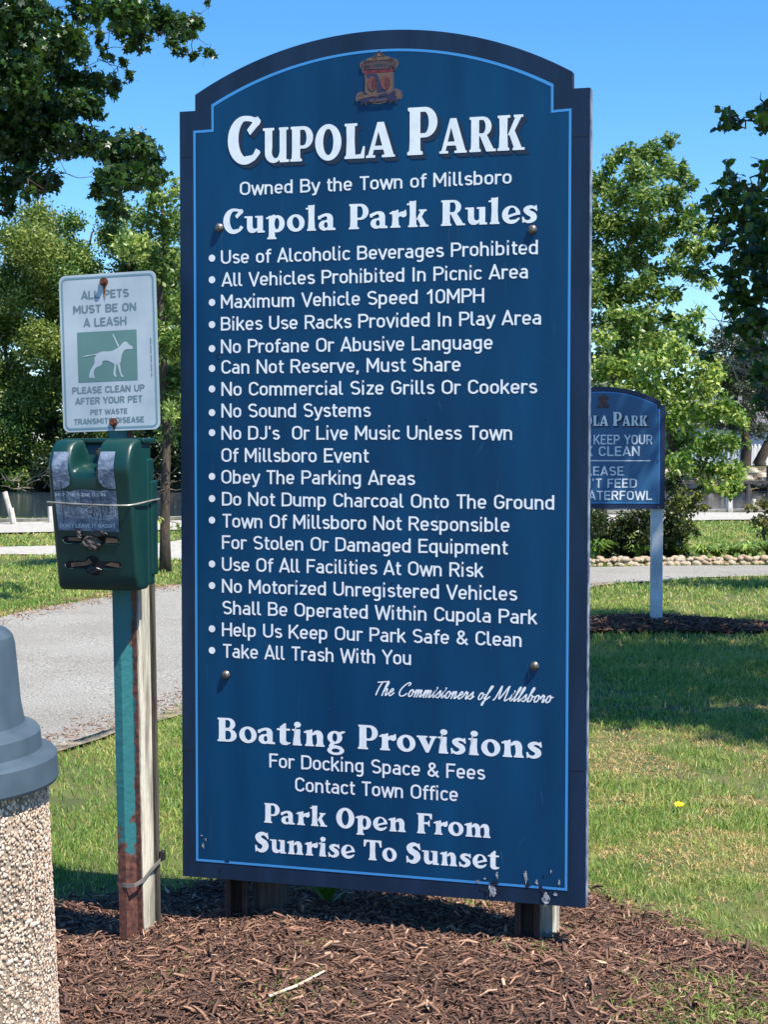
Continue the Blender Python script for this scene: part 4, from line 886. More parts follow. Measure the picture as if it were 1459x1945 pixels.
for y0, y1, den, h, w in ((4.1, 6.6, 11000, .038, .0036), (6.6, 9, 7500, .042, .0044), (9, 12, 4200, .05, .006), (12, 16, 2000, .058, .009), (16, 21.6, 1100, .06, .013), (21.5, 34, 420, .06, .022)):
    wd = .228*y1+.9; n = int(2*wd*(y1-y0)*den); x = rng.uniform(-wd, wd, n); y = rng.uniform(y0, y1, n)
    jx, jy = x+rng.normal(0, .045, n), y+rng.normal(0, .045, n); k = clear(jx, jy); k &= ~in_poly(jx, jy, BED)
    k &= ~((np.abs(x-2.0) < 1.3) & (((x-2.0)/1.15)**2+((y-13.15)/.42)**2 < rng.uniform(.7, 1.2, n)))
    bare = noise2(x, y, .28, 11)*.6+noise2(x, y, .11, 12)*.4
    thin = noise2(x, y, .9, 15)
    dp = np.clip((noise2(x, y, .35, 21)*.55+noise2(x, y, .13, 22)*.45-.50)*6, 0, 1)*((x > .5) & (y > 5.3) & (y < 9.5))
    k &= rng.random(n) < np.clip(1.55-1.1*bare-.55*(thin > .62)-.6*dp, .1, 1)
    k &= ~((y > 33) & (y > bulk_y(x)-.3)); x, y = x[k], y[k]; n = len(x)
    dry = np.clip((noise2(x, y, .35, 21)*.55+noise2(x, y, .13, 22)*.45-.47)*2.6, 0, 1)*np.where((y > 5.4) & (y < 8.5) & (x > .6), 1., .55)
    lush = noise2(x, y, .6, 23)
    t = np.clip(rng.normal(.72+.3*(lush-.5), .19, n)-.62*dry-(rng.random(n) < .10)*.5, 0, 1)
    hh = h*rng.uniform(.45, 1.15, n)*(.75+.5*lush)*(1-.3*dry)
    V, F, T_ = blades(x, y, hh, w*rng.uniform(.7, 1.3, n), t); VV.append(V); FF.append(F+off); TT.append(T_); off += len(V)
# a few weeds pushing through the mulch near the front edge
for cx, cy, r_, n in ((-.25, 4.36, .05, 130), (-.29, 4.24, .04, 60), (.40, 4.66, .07, 40), (.84, 4.28, .14, 900), (1.02, 4.34, .12, 600), (.27, 5.15, .05, 70), (.80, 4.55, .05, 60), (.72, 5.0, .05, 40), (-.2, 5.4, .08, 60)):
    x = rng.normal(cx, r_, n); y = rng.normal(cy, r_*.8, n); V, F, T_ = blades(x, y, rng.uniform(.02, .05, n), rng.uniform(.003, .005, n), np.clip(rng.normal(.72, .15, n), 0, 1), 1.1); VV.append(V); FF.append(F+off); TT.append(T_); off += len(V)
bulk('grass', np.concatenate(VV), np.concatenate(FF), GRASS, None, 'stuff', tint=np.concatenate(TT))
DRYM = mat('straw_thatch', lin(196, 164, 116), lin(150, 116, 78), rough=.9, attr='tint')
# dead thatch lying in the thin spots
n = 30000; x = rng.uniform(.3, 2.6, n); y = rng.uniform(5.3, 10.5, n); k = (noise2(x, y, .35, 21)*.55+noise2(x, y, .13, 22)*.45 > .53) & clear(x, y) & ~in_poly(x, y, BED)
x, y = x[k], y[k]; n = len(x); V, F, T_ = blades(x, y, rng.uniform(.010, .026, n), rng.uniform(.003, .006, n), rng.random(n), 1.9)
bulk('dead_grass', V, F, DRYM, None, 'stuff', tint=T_)
# ---------------------------------------------------------------- mulch
gxs = np.arange(-3.2, 1.7, .03); gys = np.arange(3.0, 5.75, .03)
def bedz(x, y): return ground(x, y)+.006+.022*(noise2(x, y, .12, 5)-.4)+.010*(noise2(x, y, .045, 6)-.5)
grid('mulch_bed', gxs, gys, bedz, BEDM, lambda x, y: in_poly(x+.05*(noise2(x, y, .15, 9)-.5), y+.06*(noise2(x, y, .13, 8)-.5), BED))
gxs = np.arange(.4, 3.6, .06); gys = np.arange(12.5, 13.9, .06)
grid('far_mulch_mound', gxs, gys, lambda x, y: ground(x, y)+.02+.03*(noise2(x, y, .2, 5)-.4), BEDM, lambda x, y: ((x-2.0)/1.15)**2+((y-13.2)/.42)**2 < 1)
CHIP = mat('bark_chips', lin(74, 55, 47), lin(204, 168, 138), rough=.9, attr='tint', c3=lin(134, 98, 79), bump=.4, bscale=200, bdist=.002)
def chips(x, y, z, ln, wd, tint):
    n = len(x); t = rng.beta(1.3, 1., n)*math.pi; t = rng.uniform(0, math.pi, n); p = rng.normal(0, .34, n); q_ = rng.normal(0, .5, n)
    ax = np.stack([np.cos(t)*np.cos(p), np.sin(t)*np.cos(p), np.sin(p)], 1); s0 = np.stack([-np.sin(t), np.cos(t), np.zeros(n)], 1); u0 = np.cross(ax, s0)
    s = s0*np.cos(q_)[:, None]+u0*np.sin(q_)[:, None]; u = np.cross(ax, s); c_ = np.stack([x, y, z], 1)
    tk = wd*rng.uniform(.15, .4, n); e0 = rng.uniform(.3, 1, n); e1 = rng.uniform(.2, .9, n); bd = rng.normal(0, .08, n)*ln
    V = np.zeros((n, 9, 3))
    def pt(a, b, c2): return c_+ax*(a*ln)[:, None]+s*(b*wd)[:, None]+u*(c2)[:, None]
    o = np.ones(n); V[:, 0] = pt(-.5*o, -.5*e0, 0*o); V[:, 1] = pt(-.5*o, .5*e0, 0*o); V[:, 2] = pt(-.5*o, 0*o, tk)
    V[:, 3] = pt(.05*o, -.5*o, bd); V[:, 4] = pt(.0*o, .5*o, bd); V[:, 5] = pt(.0*o, 0*o, tk*1.3+bd)
    V[:, 6] = pt(.5*o, -.5*e1, 0*o); V[:, 7] = pt(.48*o, .5*e1, 0*o); V[:, 8] = pt(.5*o, 0*o, tk)
    f = np.array([[0, 3, 5, 2], [3, 6, 8, 5], [2, 5, 4, 1], [5, 8, 7, 4], [0, 1, 4, 3], [3, 4, 7, 6]])
    F = (f[None]+(np.arange(n)*9)[:, None, None]).reshape(-1, 4); return V.reshape(-1, 3), F, np.repeat(tint, 6)
n = 105000; x = rng.uniform(-1.75, 1.6, n); y = 3.95+(5.8-3.95)*rng.random(n)
jx, jy = x+rng.normal(0, .06, n), y+rng.normal(0, .05, n); k = in_poly(jx, jy, BED); x, y = x[k], y[k]; n = len(x)
ln = np.clip(rng.lognormal(-4.25, .58, n), .004, .065); wd = np.clip(ln*rng.uniform(.08, .36, n), .0013, .015)
ti = np.clip(rng.beta(1.5, 3.2, n)+.16*(noise2(x, y, .3, 31)-.5)+(rng.random(n) < .035)*.5, 0, 1)
V1, F1, T1 = chips(x, y, bedz(x, y)+rng.uniform(-.002, .014, n), ln, wd, ti)
n = 5000; a = rng.uniform(0, 2*math.pi, n); r_ = np.sqrt(rng.random(n)); x = 2.0+1.15*r_*np.cos(a); y = 13.2+.43*r_*np.sin(a)
V2, F2, T2 = chips(x, y, ground(x, y)+rng.uniform(.01, .045, n), rng.uniform(.02, .09, n), rng.uniform(.006, .02, n), np.clip(rng.beta(1.3, 4, n), 0, 1))
bulk('mulch_chips', np.concatenate([V1, V2]), np.concatenate([F1, F2+len(V1)]), CHIP, None, 'stuff', tint=np.concatenate([T1, T2]))
# litter along the road edges
n = 5000; A = resample(RN[2:10], 400)
i = rng.integers(0, 400, n); x = A[i, 0]+rng.normal(-.12, .12, n); y = A[i, 1]+rng.normal(.04, .12, n)
V, F, T_ = chips(x, y, ground(x, y)+.018, rng.uniform(.008, .04, n), rng.uniform(.003, .009, n), rng.uniform(.1, .8, n))
V3, F3, T3 = chips(*(lambda i, B_: (B_[i, 0]+rng.normal(0, .15, 2500), B_[i, 1]+rng.normal(-.08, .12, 2500)))(rng.integers(0, 400, 2500), resample(RF[3:9], 400)), np.full(2500, .03), rng.uniform(.015, .05, 2500), rng.uniform(.005, .012, 2500), rng.uniform(.3, .9, 2500))
bulk('leaf_litter', np.concatenate([V, V3]), np.concatenate([F, F3+len(V)]), CHIP, None, 'stuff', tint=np.concatenate([T_, T3]))
SILT = mat('edge_silt', lin(156, 142, 124), lin(88, 80, 70), 16, detail=9, rough=.95, bump=.6, bscale=60)
_A = resample(RN[2:9], 240); V = []; F = []
for i, (x, y) in enumerate(_A):
    w0 = .03+.09*float(noise2(x, y, .4, 41)); w1 = .01+.34*max(0, float(noise2(x, y, .5, 42)*.6+noise2(x, y, .12, 43)*.4)-.42)
    for k, (dx, z) in enumerate(((w0, .0195), (-.02, .0215), (-w1, .0205))): V.append((x+dx*.9, y-dx*.4, gz(x+dx*.9, y-dx*.4)+z))
for i in range(239):
    for k in range(2): F.append((3*i+k, 3*i+k+3, 3*i+k+4, 3*i+k+1))
mesh('road_edge_silt', V, F, SILT, kind='structure', smooth=True)
STICKM = mat('pale_peeled_stick', lin(214, 202, 182), lin(176, 158, 134), 30, rough=.8)
o = mesh('stick', *tube([(-.295, 4.27, gz(-.29, 4.27)+.024), (-.22, 4.34, gz(-.2, 4.3)+.027), (-.158, 4.43, gz(-.16, 4.4)+.027)], [.004, .0045, .0028], 7), STICKM); tag(o, 'pale peeled stick lying on the mulch in front of the big sign', 'stick')

# ---------------------------------------------------------------- foliage
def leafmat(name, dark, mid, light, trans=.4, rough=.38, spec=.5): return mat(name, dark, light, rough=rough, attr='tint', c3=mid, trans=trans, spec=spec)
MAPLE = leafmat('maple_leaves', lin(30, 52, 22), lin(50, 82, 30), lin(92, 124, 46), .32)
YEL = leafmat('yellow_green_leaves', lin(60, 84, 34), lin(108, 130, 54), lin(200, 204, 118), .42)
MIDG = leafmat('mid_green_leaves', lin(44, 74, 30), lin(80, 114, 44), lin(188, 202, 118), .4)
BRI = leafmat('bright_green_leaves', lin(46, 78, 26), lin(84, 122, 42), lin(198, 210, 116), .42)
DRK = leafmat('dark_green_leaves', lin(24, 42, 20), lin(40, 62, 26), lin(78, 98, 40), .25)
BIGL = leafmat('broad_leaves', lin(26, 46, 22), lin(44, 74, 30), lin(104, 138, 50), .3)
BARK = mat('tree_bark', lin(92, 80, 68), lin(52, 45, 40), 10, rough=.95, bump=.9, bscale=30, stretch=(6, 6, 1))
PALEB = mat('bare_grey_twigs', lin(150, 136, 118), lin(110, 98, 86), 10, rough=.9)
def leaf_arrays(C, size, up=.35, shape='kite', droop=0., wind=0.):
    n = len(C); nr = rng.normal(0, 1, (n, 3)); nr[:, 2] += up*1.6; nr /= np.linalg.norm(nr, axis=1)[:, None]
    ax = rng.normal(0, 1, (n, 3)); ax[:, 2] -= droop; ax[:, 0] += wind; ax -= nr*(ax*nr).sum(1)[:, None]; ax /= np.linalg.norm(ax, axis=1)[:, None]+1e-9
    sd_ = np.cross(nr, ax); s = (size*rng.uniform(.6, 1.2, n))[:, None, None]
    if shape == 'kite': P = np.array([(0, 0, 0), (.5, -.27, .06), (1, 0, -.05), (.5, .27, .06)]); f = np.array([[0, 1, 2], [0, 2, 3]])
    elif shape == 'broad': P = np.array([(0, 0, 0), (.25, -.36, .06), (.65, -.3, .05), (1, 0, -.08), (.65, .3, .05), (.25, .36, .06)]); f = np.array([[0, 1, 2], [0, 2, 3], [0, 3, 4], [0, 4, 5]])
    else: P = np.array([(0, 0, 0), (.1, -.45, .03), (.38, -.22, 0), (.62, -.52, -.03), (.66, -.16, .02), (1.05, 0, -.08), (.66, .16, .02), (.62, .52, -.03), (.38, .22, 0), (.1, .45, .03)]); f = np.array([[0, 1, 2], [0, 2, 4], [2, 3, 4], [0, 4, 6], [4, 5, 6], [0, 6, 8], [6, 7, 8], [0, 8, 9]])
    V = C[:, None]+s*(P[None, :, 0:1]*ax[:, None]+P[None, :, 1:2]*sd_[:, None]+P[None, :, 2:3]*nr[:, None])
    k = len(P); F = (f[None]+(np.arange(n)*k)[:, None, None]).reshape(-1, 3); return V.reshape(-1, 3), F, len(f)
def cloud(c_, r_, n, sub=10, tight=.3):
    """leaf positions gathered on sprigs inside an ellipsoid"""
    k = max(3, n//sub); d = rng.normal(0, 1, (k, 3)); d /= np.linalg.norm(d, axis=1)[:, None]; s = d*(rng.random(k)**.42)[:, None]
    i = rng.integers(0, k, n); out = rng.normal(0, tight, (n, 3))
    return (s[i]+out)*np.array(r_)+np.array(c_), rng.normal(0, .13, k)[i]
def crown(name, clumps, size, material, parent, shape='kite', sub=10, tight=.2, up=.35, droop=.2, base=.45, wind=0.):
    C = []; T_ = []
    for c_, r_, n, dt in clumps:
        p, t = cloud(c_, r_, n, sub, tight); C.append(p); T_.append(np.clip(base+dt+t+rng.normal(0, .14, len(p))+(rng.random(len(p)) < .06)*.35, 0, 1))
    C = np.concatenate(C); T_ = np.concatenate(T_); V, F, m_ = leaf_arrays(C, size, up, shape, droop, wind)
    return bulk(name, V, F, material, parent, tint=np.repeat(T_, m_))
def wiggle(a, b, n=6, k=.06):
    a, b = Vector(a), Vector(b); L_ = (b-a).length
    return [a.lerp(b, i/n)+Vector((random.gauss(0, 1), random.gauss(0, 1), random.gauss(0, .6)))*L_*k*(0 if i in (0, n) else .5) for i in range(n+1)]
def limbs(name, base, top, r0, targets, material, parent, bend_=.05, lr=.35, twigs=2):
    A = ([], []); tr = wiggle(base, top, 8, bend_); rad = [r0*(1-.72*i/8) for i in range(9)]; rad[0] *= 1.2
    add(A, tube(tr, rad, 9)); B_ = ([], [])
    nodes = [(tr[i], rad[i]*lr*1.6, 0) for i in range(3, 9)]
    T_ = sorted((Vector(t) for t in targets), key=lambda t: min((t-n_[0]).length for n_ in nodes))
    for t in T_:                                   # each bough springs from the nearest wood already there
        a, ra, gen = min(nodes, key=lambda n_: (n_[0]-t).length*(1.25 if n_[2] == 0 else 1)+max(0, n_[0].z-t.z)*.4)
        w = wiggle(a, t, 5, .22); r1 = max(ra*.8, .004); r2 = max(ra*.45, .002); rr_ = [r1+(r2-r1)*i/5 for i in range(6)]; add(B_, tube(w, rr_, 5))
        for i in (2, 3, 4, 5): nodes.append((w[i], rr_[i], gen+1))
        for _ in range(twigs):
            s = w[random.randint(2, 5)]; e = s+Vector((random.gauss(0, 1), random.gauss(0, 1), random.gauss(0, .8)))*min((t-a).length*.25, .22); add(B_, tube(wiggle(s, e, 3, .2), [r2*.8, r2*.6, r2*.4, r2*.15], 4))
    mesh('trunk', *A, material, parent, smooth=True)
    if targets: mesh('limbs', *B_, material, parent, smooth=True)
def px(r_, d): return r_*d/3200
def seen_tree(name, label, cat, base, top, r0, d, spots, size, material, dens=1., shape='kite', bark=None, depth=1., lr=.3, bend=.05, group=None, droop=.2, base_t=.45, sub=10, up=.35, tight=.2, extra=(), wind=0., nsp=None):
    """spots: (u, v, radius px, weight, shade offset) of leaf masses seen from the lens position, each given its own distance"""
    t = thing(name, label, cat, base, 0, group); b = Vector(base); cl_ = []; tg = []
    for s in spots:
        u, v, r_ = s[:3]; wt = s[3] if len(s) > 3 else 1.; dt = s[4] if len(s) > 4 else 0.
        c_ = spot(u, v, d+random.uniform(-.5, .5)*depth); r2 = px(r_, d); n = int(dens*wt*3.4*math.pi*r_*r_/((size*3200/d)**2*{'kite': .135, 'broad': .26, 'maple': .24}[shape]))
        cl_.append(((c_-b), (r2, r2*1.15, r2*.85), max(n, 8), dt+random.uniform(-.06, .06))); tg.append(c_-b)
    for c_, r2, n in extra: cl_.append((Vector(c_)-b, r2, n, 0)); tg.append(Vector(c_)-b)
    limbs(name, (0, 0, -.1), Vector(top)-b, r0, tg, bark or BARK, t, bend, lr=lr)
    crown('crown', cl_, size, material, t, shape, sub, tight, up, droop, base_t, wind); return t

# maple reaching in from the left, above the pet sign
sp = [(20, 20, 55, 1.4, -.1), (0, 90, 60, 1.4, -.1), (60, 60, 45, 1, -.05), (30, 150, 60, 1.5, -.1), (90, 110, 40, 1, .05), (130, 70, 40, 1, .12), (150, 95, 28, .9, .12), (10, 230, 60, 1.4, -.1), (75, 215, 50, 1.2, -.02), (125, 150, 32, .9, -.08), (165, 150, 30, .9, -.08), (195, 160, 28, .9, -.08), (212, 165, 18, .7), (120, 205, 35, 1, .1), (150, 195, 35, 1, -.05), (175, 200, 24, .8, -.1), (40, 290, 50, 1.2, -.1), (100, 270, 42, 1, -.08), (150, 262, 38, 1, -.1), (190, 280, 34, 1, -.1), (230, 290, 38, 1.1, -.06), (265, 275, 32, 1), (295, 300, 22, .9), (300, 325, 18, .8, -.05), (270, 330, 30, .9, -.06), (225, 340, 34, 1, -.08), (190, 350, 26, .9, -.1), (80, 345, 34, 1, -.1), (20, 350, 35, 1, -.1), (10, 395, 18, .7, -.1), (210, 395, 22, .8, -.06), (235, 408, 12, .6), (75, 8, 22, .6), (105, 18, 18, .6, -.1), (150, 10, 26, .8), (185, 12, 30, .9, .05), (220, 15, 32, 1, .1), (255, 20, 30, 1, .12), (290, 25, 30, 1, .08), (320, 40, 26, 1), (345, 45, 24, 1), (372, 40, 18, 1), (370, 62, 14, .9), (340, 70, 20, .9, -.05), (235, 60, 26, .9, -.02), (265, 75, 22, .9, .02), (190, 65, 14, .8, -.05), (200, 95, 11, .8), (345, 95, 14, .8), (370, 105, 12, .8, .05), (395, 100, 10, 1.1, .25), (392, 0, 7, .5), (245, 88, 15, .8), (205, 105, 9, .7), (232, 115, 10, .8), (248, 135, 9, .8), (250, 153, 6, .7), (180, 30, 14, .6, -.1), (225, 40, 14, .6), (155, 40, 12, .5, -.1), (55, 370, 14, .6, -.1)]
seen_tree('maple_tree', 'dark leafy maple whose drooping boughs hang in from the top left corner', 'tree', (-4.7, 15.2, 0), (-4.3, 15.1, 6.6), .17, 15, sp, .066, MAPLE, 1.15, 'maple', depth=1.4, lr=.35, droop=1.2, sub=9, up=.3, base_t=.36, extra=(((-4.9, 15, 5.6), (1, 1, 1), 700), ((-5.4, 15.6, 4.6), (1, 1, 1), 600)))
# slim tree on the grass across the road, left of the big sign
sp = [(300, 380, 30), (330, 360, 22, .8, .1), (270, 420, 32), (320, 430, 38), (355, 420, 40), (250, 470, 34, 1, .08), (300, 500, 40), (345, 510, 45), (270, 550, 38), (320, 580, 44), (365, 590, 45), (310, 640, 36, 1, -.1), (345, 660, 44, 1, -.1), (330, 720, 36, 1, -.1), (300, 760, 26, .9, -.05), (355, 740, 40), (330, 780, 26, .8, .05), (315, 830, 20, .6), (290, 350, 14, .6, .1), (340, 1000, 12, .35, .1), (352, 1030, 12, .4, .1), (300, 985, 8, .4)]
tb = spot(314, 1088, 19.4); tb.z = 0
seen_tree('slim_tree', 'slim tree with a bare lower trunk on the grass just left of the big sign', 'tree', tuple(tb), (tb.x-.03, 19.5, 4.3), .066, 19.5, sp, .075, MIDG, .7, bend=.012, base_t=.5, depth=1.2, sub=7)
# trees of the far bank on the left
def bank_tree(uc, vt, wpx, d, material, label, vb=925, n=22, size=.17, group='trees on the far bank', base_t=.44, dens=.95, sparse=1., name='bank_tree', twig=False):
    sp = []
    H = vb-vt
    for i in range(n):
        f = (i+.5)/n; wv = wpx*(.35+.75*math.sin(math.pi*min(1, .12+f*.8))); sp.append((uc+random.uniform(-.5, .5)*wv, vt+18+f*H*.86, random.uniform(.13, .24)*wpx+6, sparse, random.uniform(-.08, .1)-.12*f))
    b = spot(uc, vb, d+1); 
    return seen_tree(name, label, 'tree', (b.x, b.y, .0), tuple(spot(uc, vt+H*.12, d+1)), px(7, d), d, sp, size, material, dens, depth=5, group=group, base_t=base_t, sub=9, bark=BARK)
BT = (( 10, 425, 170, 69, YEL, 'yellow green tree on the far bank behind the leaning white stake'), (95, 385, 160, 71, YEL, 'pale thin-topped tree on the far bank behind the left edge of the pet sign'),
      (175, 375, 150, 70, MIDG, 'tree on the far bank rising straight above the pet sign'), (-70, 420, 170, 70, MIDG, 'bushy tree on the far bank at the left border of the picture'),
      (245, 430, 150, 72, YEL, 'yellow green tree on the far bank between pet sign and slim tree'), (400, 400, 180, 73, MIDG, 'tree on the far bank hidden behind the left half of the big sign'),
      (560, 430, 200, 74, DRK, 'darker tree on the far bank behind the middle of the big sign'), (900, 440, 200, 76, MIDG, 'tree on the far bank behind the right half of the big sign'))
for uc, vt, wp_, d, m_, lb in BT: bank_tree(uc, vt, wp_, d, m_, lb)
for uc, vt, wp_, lb in ((20, 760, 130, 'low dark bush at the water line below the leaning stake side trees'), (150, 800, 150, 'low dark bush overhanging the creek behind the bag dispenser'), (270, 780, 130, 'low dark bush overhanging the creek left of the slim trunk'), (-80, 780, 150, 'low dark bush at the water line on the left border'), (400, 780, 160, 'low dark bush at the water line behind the big sign')):
    sp = [(uc+random.uniform(-.5, .5)*wp_, random.uniform(vt+15, 915), random.uniform(22, 34), 1, random.uniform(-.15, .05)) for _ in range(13)]
    b = spot(uc, 930, 68.5); seen_tree('bank_bush', lb, 'bush', (b.x, b.y, 0), tuple(spot(uc, vt+50, 68.5)), .12, 68, sp, .17, random.choice((DRK, MIDG)), .7, depth=3, group='bushes along the far water line', base_t=.4)
# brush and driftwood at the water line
A = ([], [])
for i in range(46):
    u = random.uniform(-60, 330); c_ = spot(u, random.uniform(905, 938), 66.3); e = c_+Vector((random.uniform(-1.4, 1.4), random.uniform(-.6, .3), random.uniform(-.2, .6))); add(A, tube(wiggle(c_, e, 4, .12), [.035, .03, .022, .015, .006], 4))
mesh('driftwood', *A, PALEB, kind='stuff')

# right side ------------------------------------------------
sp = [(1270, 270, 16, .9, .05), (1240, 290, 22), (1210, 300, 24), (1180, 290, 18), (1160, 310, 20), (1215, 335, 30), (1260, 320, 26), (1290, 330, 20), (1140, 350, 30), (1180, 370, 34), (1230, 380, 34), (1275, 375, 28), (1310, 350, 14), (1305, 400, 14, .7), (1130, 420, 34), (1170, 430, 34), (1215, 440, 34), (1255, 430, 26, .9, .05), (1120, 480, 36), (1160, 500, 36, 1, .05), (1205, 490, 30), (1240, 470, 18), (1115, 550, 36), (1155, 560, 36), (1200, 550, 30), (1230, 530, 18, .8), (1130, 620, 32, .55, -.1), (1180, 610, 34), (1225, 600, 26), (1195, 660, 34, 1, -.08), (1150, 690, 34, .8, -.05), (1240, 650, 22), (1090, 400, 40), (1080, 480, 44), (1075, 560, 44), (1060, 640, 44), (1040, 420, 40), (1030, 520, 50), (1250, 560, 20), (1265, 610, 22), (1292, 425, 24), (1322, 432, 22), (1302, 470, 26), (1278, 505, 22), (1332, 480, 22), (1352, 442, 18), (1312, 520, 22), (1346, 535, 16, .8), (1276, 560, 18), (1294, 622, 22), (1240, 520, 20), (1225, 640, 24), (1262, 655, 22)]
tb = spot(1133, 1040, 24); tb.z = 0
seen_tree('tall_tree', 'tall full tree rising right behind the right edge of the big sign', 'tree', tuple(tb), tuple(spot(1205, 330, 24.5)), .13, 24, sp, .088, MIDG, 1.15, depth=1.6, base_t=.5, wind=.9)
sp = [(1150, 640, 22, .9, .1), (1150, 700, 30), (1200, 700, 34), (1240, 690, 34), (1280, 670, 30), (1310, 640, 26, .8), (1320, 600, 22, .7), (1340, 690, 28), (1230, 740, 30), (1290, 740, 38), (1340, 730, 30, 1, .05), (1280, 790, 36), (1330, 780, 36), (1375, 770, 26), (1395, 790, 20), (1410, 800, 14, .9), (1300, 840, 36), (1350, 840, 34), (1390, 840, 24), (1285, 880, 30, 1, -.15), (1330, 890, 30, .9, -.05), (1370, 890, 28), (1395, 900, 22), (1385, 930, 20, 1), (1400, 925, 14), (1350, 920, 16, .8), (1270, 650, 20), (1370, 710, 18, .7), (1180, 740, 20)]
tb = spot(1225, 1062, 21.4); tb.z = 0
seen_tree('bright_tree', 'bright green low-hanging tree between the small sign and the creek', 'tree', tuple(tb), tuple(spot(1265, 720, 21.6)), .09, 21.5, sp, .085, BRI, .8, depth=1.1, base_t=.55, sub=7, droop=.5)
# broad-leaved tree at the right edge, its trunk just beyond the picture
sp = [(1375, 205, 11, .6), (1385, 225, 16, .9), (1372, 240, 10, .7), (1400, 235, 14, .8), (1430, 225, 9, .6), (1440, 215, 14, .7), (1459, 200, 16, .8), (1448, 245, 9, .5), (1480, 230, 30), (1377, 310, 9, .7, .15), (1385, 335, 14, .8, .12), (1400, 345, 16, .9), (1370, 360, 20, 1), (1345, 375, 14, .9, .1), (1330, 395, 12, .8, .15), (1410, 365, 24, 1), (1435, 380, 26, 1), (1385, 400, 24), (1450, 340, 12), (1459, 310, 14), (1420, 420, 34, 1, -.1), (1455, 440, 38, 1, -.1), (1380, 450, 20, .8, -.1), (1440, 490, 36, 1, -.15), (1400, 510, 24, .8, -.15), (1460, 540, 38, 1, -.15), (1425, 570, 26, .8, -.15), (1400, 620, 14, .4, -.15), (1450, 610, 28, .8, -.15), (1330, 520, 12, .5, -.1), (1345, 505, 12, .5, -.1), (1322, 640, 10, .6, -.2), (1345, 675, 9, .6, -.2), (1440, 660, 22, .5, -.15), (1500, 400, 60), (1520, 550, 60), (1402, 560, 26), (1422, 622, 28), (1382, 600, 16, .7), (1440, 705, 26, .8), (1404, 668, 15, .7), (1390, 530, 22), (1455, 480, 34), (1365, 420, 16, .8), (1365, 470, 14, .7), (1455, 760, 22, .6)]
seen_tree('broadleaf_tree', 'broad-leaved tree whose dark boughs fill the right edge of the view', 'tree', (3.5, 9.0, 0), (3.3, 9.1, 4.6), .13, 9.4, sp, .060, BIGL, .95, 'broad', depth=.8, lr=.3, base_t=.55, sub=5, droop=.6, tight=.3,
          extra=[((3.9+a, 9.0+b, c_), (.6, .7, .5), 2200) for a, b, c_ in ((-.3, -.6, 5.6), (.6, .3, 5.8), (.1, .9, 5.7), (-.6, .2, 5.5), (.7, -.8, 5.2), (0, 0, 4.9), (.7, .9, 4.7), (.9, -.1, 4.3))])
# bare twigs under it
A = ([], [])
for i in range(34):
    a = spot(random.uniform(1400, 1470), random.uniform(560, 780), 10.2); b = spot(random.uniform(1290, 1440), random.uniform(470, 700), 10.4); w = wiggle(a, a.lerp(b, random.uniform(.4, 1)), 5, .07); add(A, tube(w, [.007, .006, .005, .0035, .0025, .0012], 4))
tw = thing('bare_branch', 'bare twiggy grey branch hanging among the leaves at the right edge', 'branch', tuple(spot(1470, 700, 10.2)))
o = mesh('twigs', *A, PALEB, tw); o.location = -Vector(tw.location)
# second broadleaf further right: shades the lawn
seen_tree('shade_tree', 'leafy tree standing beyond the right border that shades the lawn', 'tree', (6.2, 11.6, 0), (6.0, 11.5, 6.0), .17, 11.5, [], .12, BIGL, .3, 'broad', depth=.8, base_t=.42,
          extra=[((4.9+a, 9.4+b, 6.0+c_), (.74, .66, .4), 1350) for a, b, c_ in ((0, 0, .6), (-1.3, -.4, .2), (1.2, .5, .2), (-.6, -1.5, .2), (.8, -1.6, .1), (-1.5, 1.0, .3), (1.9, -.8, 0), (-2.2, -.9, 0), (-.2, 1.4, .2), (-2.5, .6, .1), (-1.8, 1.9, .2), (1.1, 1.9, .1), (-.6, 2.6, .2), (2.4, .9, 0), (.6, -2.7, 0), (-1.6, -2.2, .1))]+[((x, y, 6.2), (.6, .5, .35), 900) for x, y in ((4.1, 7.0), (5.3, 6.9), (4.7, 6.3), (3.5, 7.6))])
seen_tree('shade_tree', 'leafy tree across the road whose shadow falls in front of the small sign road', 'tree', (9.2, 17.5, 0), (9.1, 17.4, 5.2), .15, 17, [], .12, MIDG, .3, 'kite', depth=.8, base_t=.42,
          extra=[((8.9+a, 17.2+b, c_), (1.0, .6, .6), 1500) for a, b, c_ in ((-2.6, -1.1, 4.3), (-1.3, -1.2, 4.8), (0, -1, 5.3), (-3.7, -1, 3.9), (1.2, -.8, 4.8), (-.4, -2.6, 4.6), (-1.6, -2.8, 4.2))])
# evergreen shrub and border planting across the road
sp = [(1130, 990, 24, 1, -.1), (1165, 1010, 28, 1, -.1), (1200, 990, 28, 1, -.05), (1150, 1040, 22, 1, -.15), (1190, 1040, 26, 1, -.15), (1225, 1020, 26, 1, -.15), (1290, 950, 26, 1, .1), (1280, 985, 26, 1, .1), (1310, 960, 20, .9, .15), (1325, 940, 12, .9, .2), (1335, 965, 10, .8, .2), (1300, 1000, 22, 1, .12), (1275, 1020, 26, 1), (1260, 1045, 22, 1, -.15), (1290, 1045, 18, 1, -.1), (1320, 1010, 10, .7, .1), (1225, 975, 18, .6), (1280, 920, 20, .8, .05)]
tb = spot(1240, 1068, 21.2); tb.z = 0
seen_tree('evergreen_shrub', 'dark evergreen shrub with yellow green tips behind the small sign post', 'shrub', tuple(tb), tuple(spot(1250, 990, 21.4)), .05, 21.2, sp, .06, leafmat('evergreen_leaves', lin(22, 34, 16), lin(48, 66, 26), lin(140, 146, 70), .25), 1., depth=.5, base_t=.42, sub=8)
sp = [(1432, 965, 12, .8, .1), (1455, 960, 14, .9, .05), (1475, 965, 20), (1440, 990, 14, .9, .1), (1465, 990, 20), (1450, 1010, 10, .5)]
tb = spot(1450, 1042, 23.6); tb.z = 0
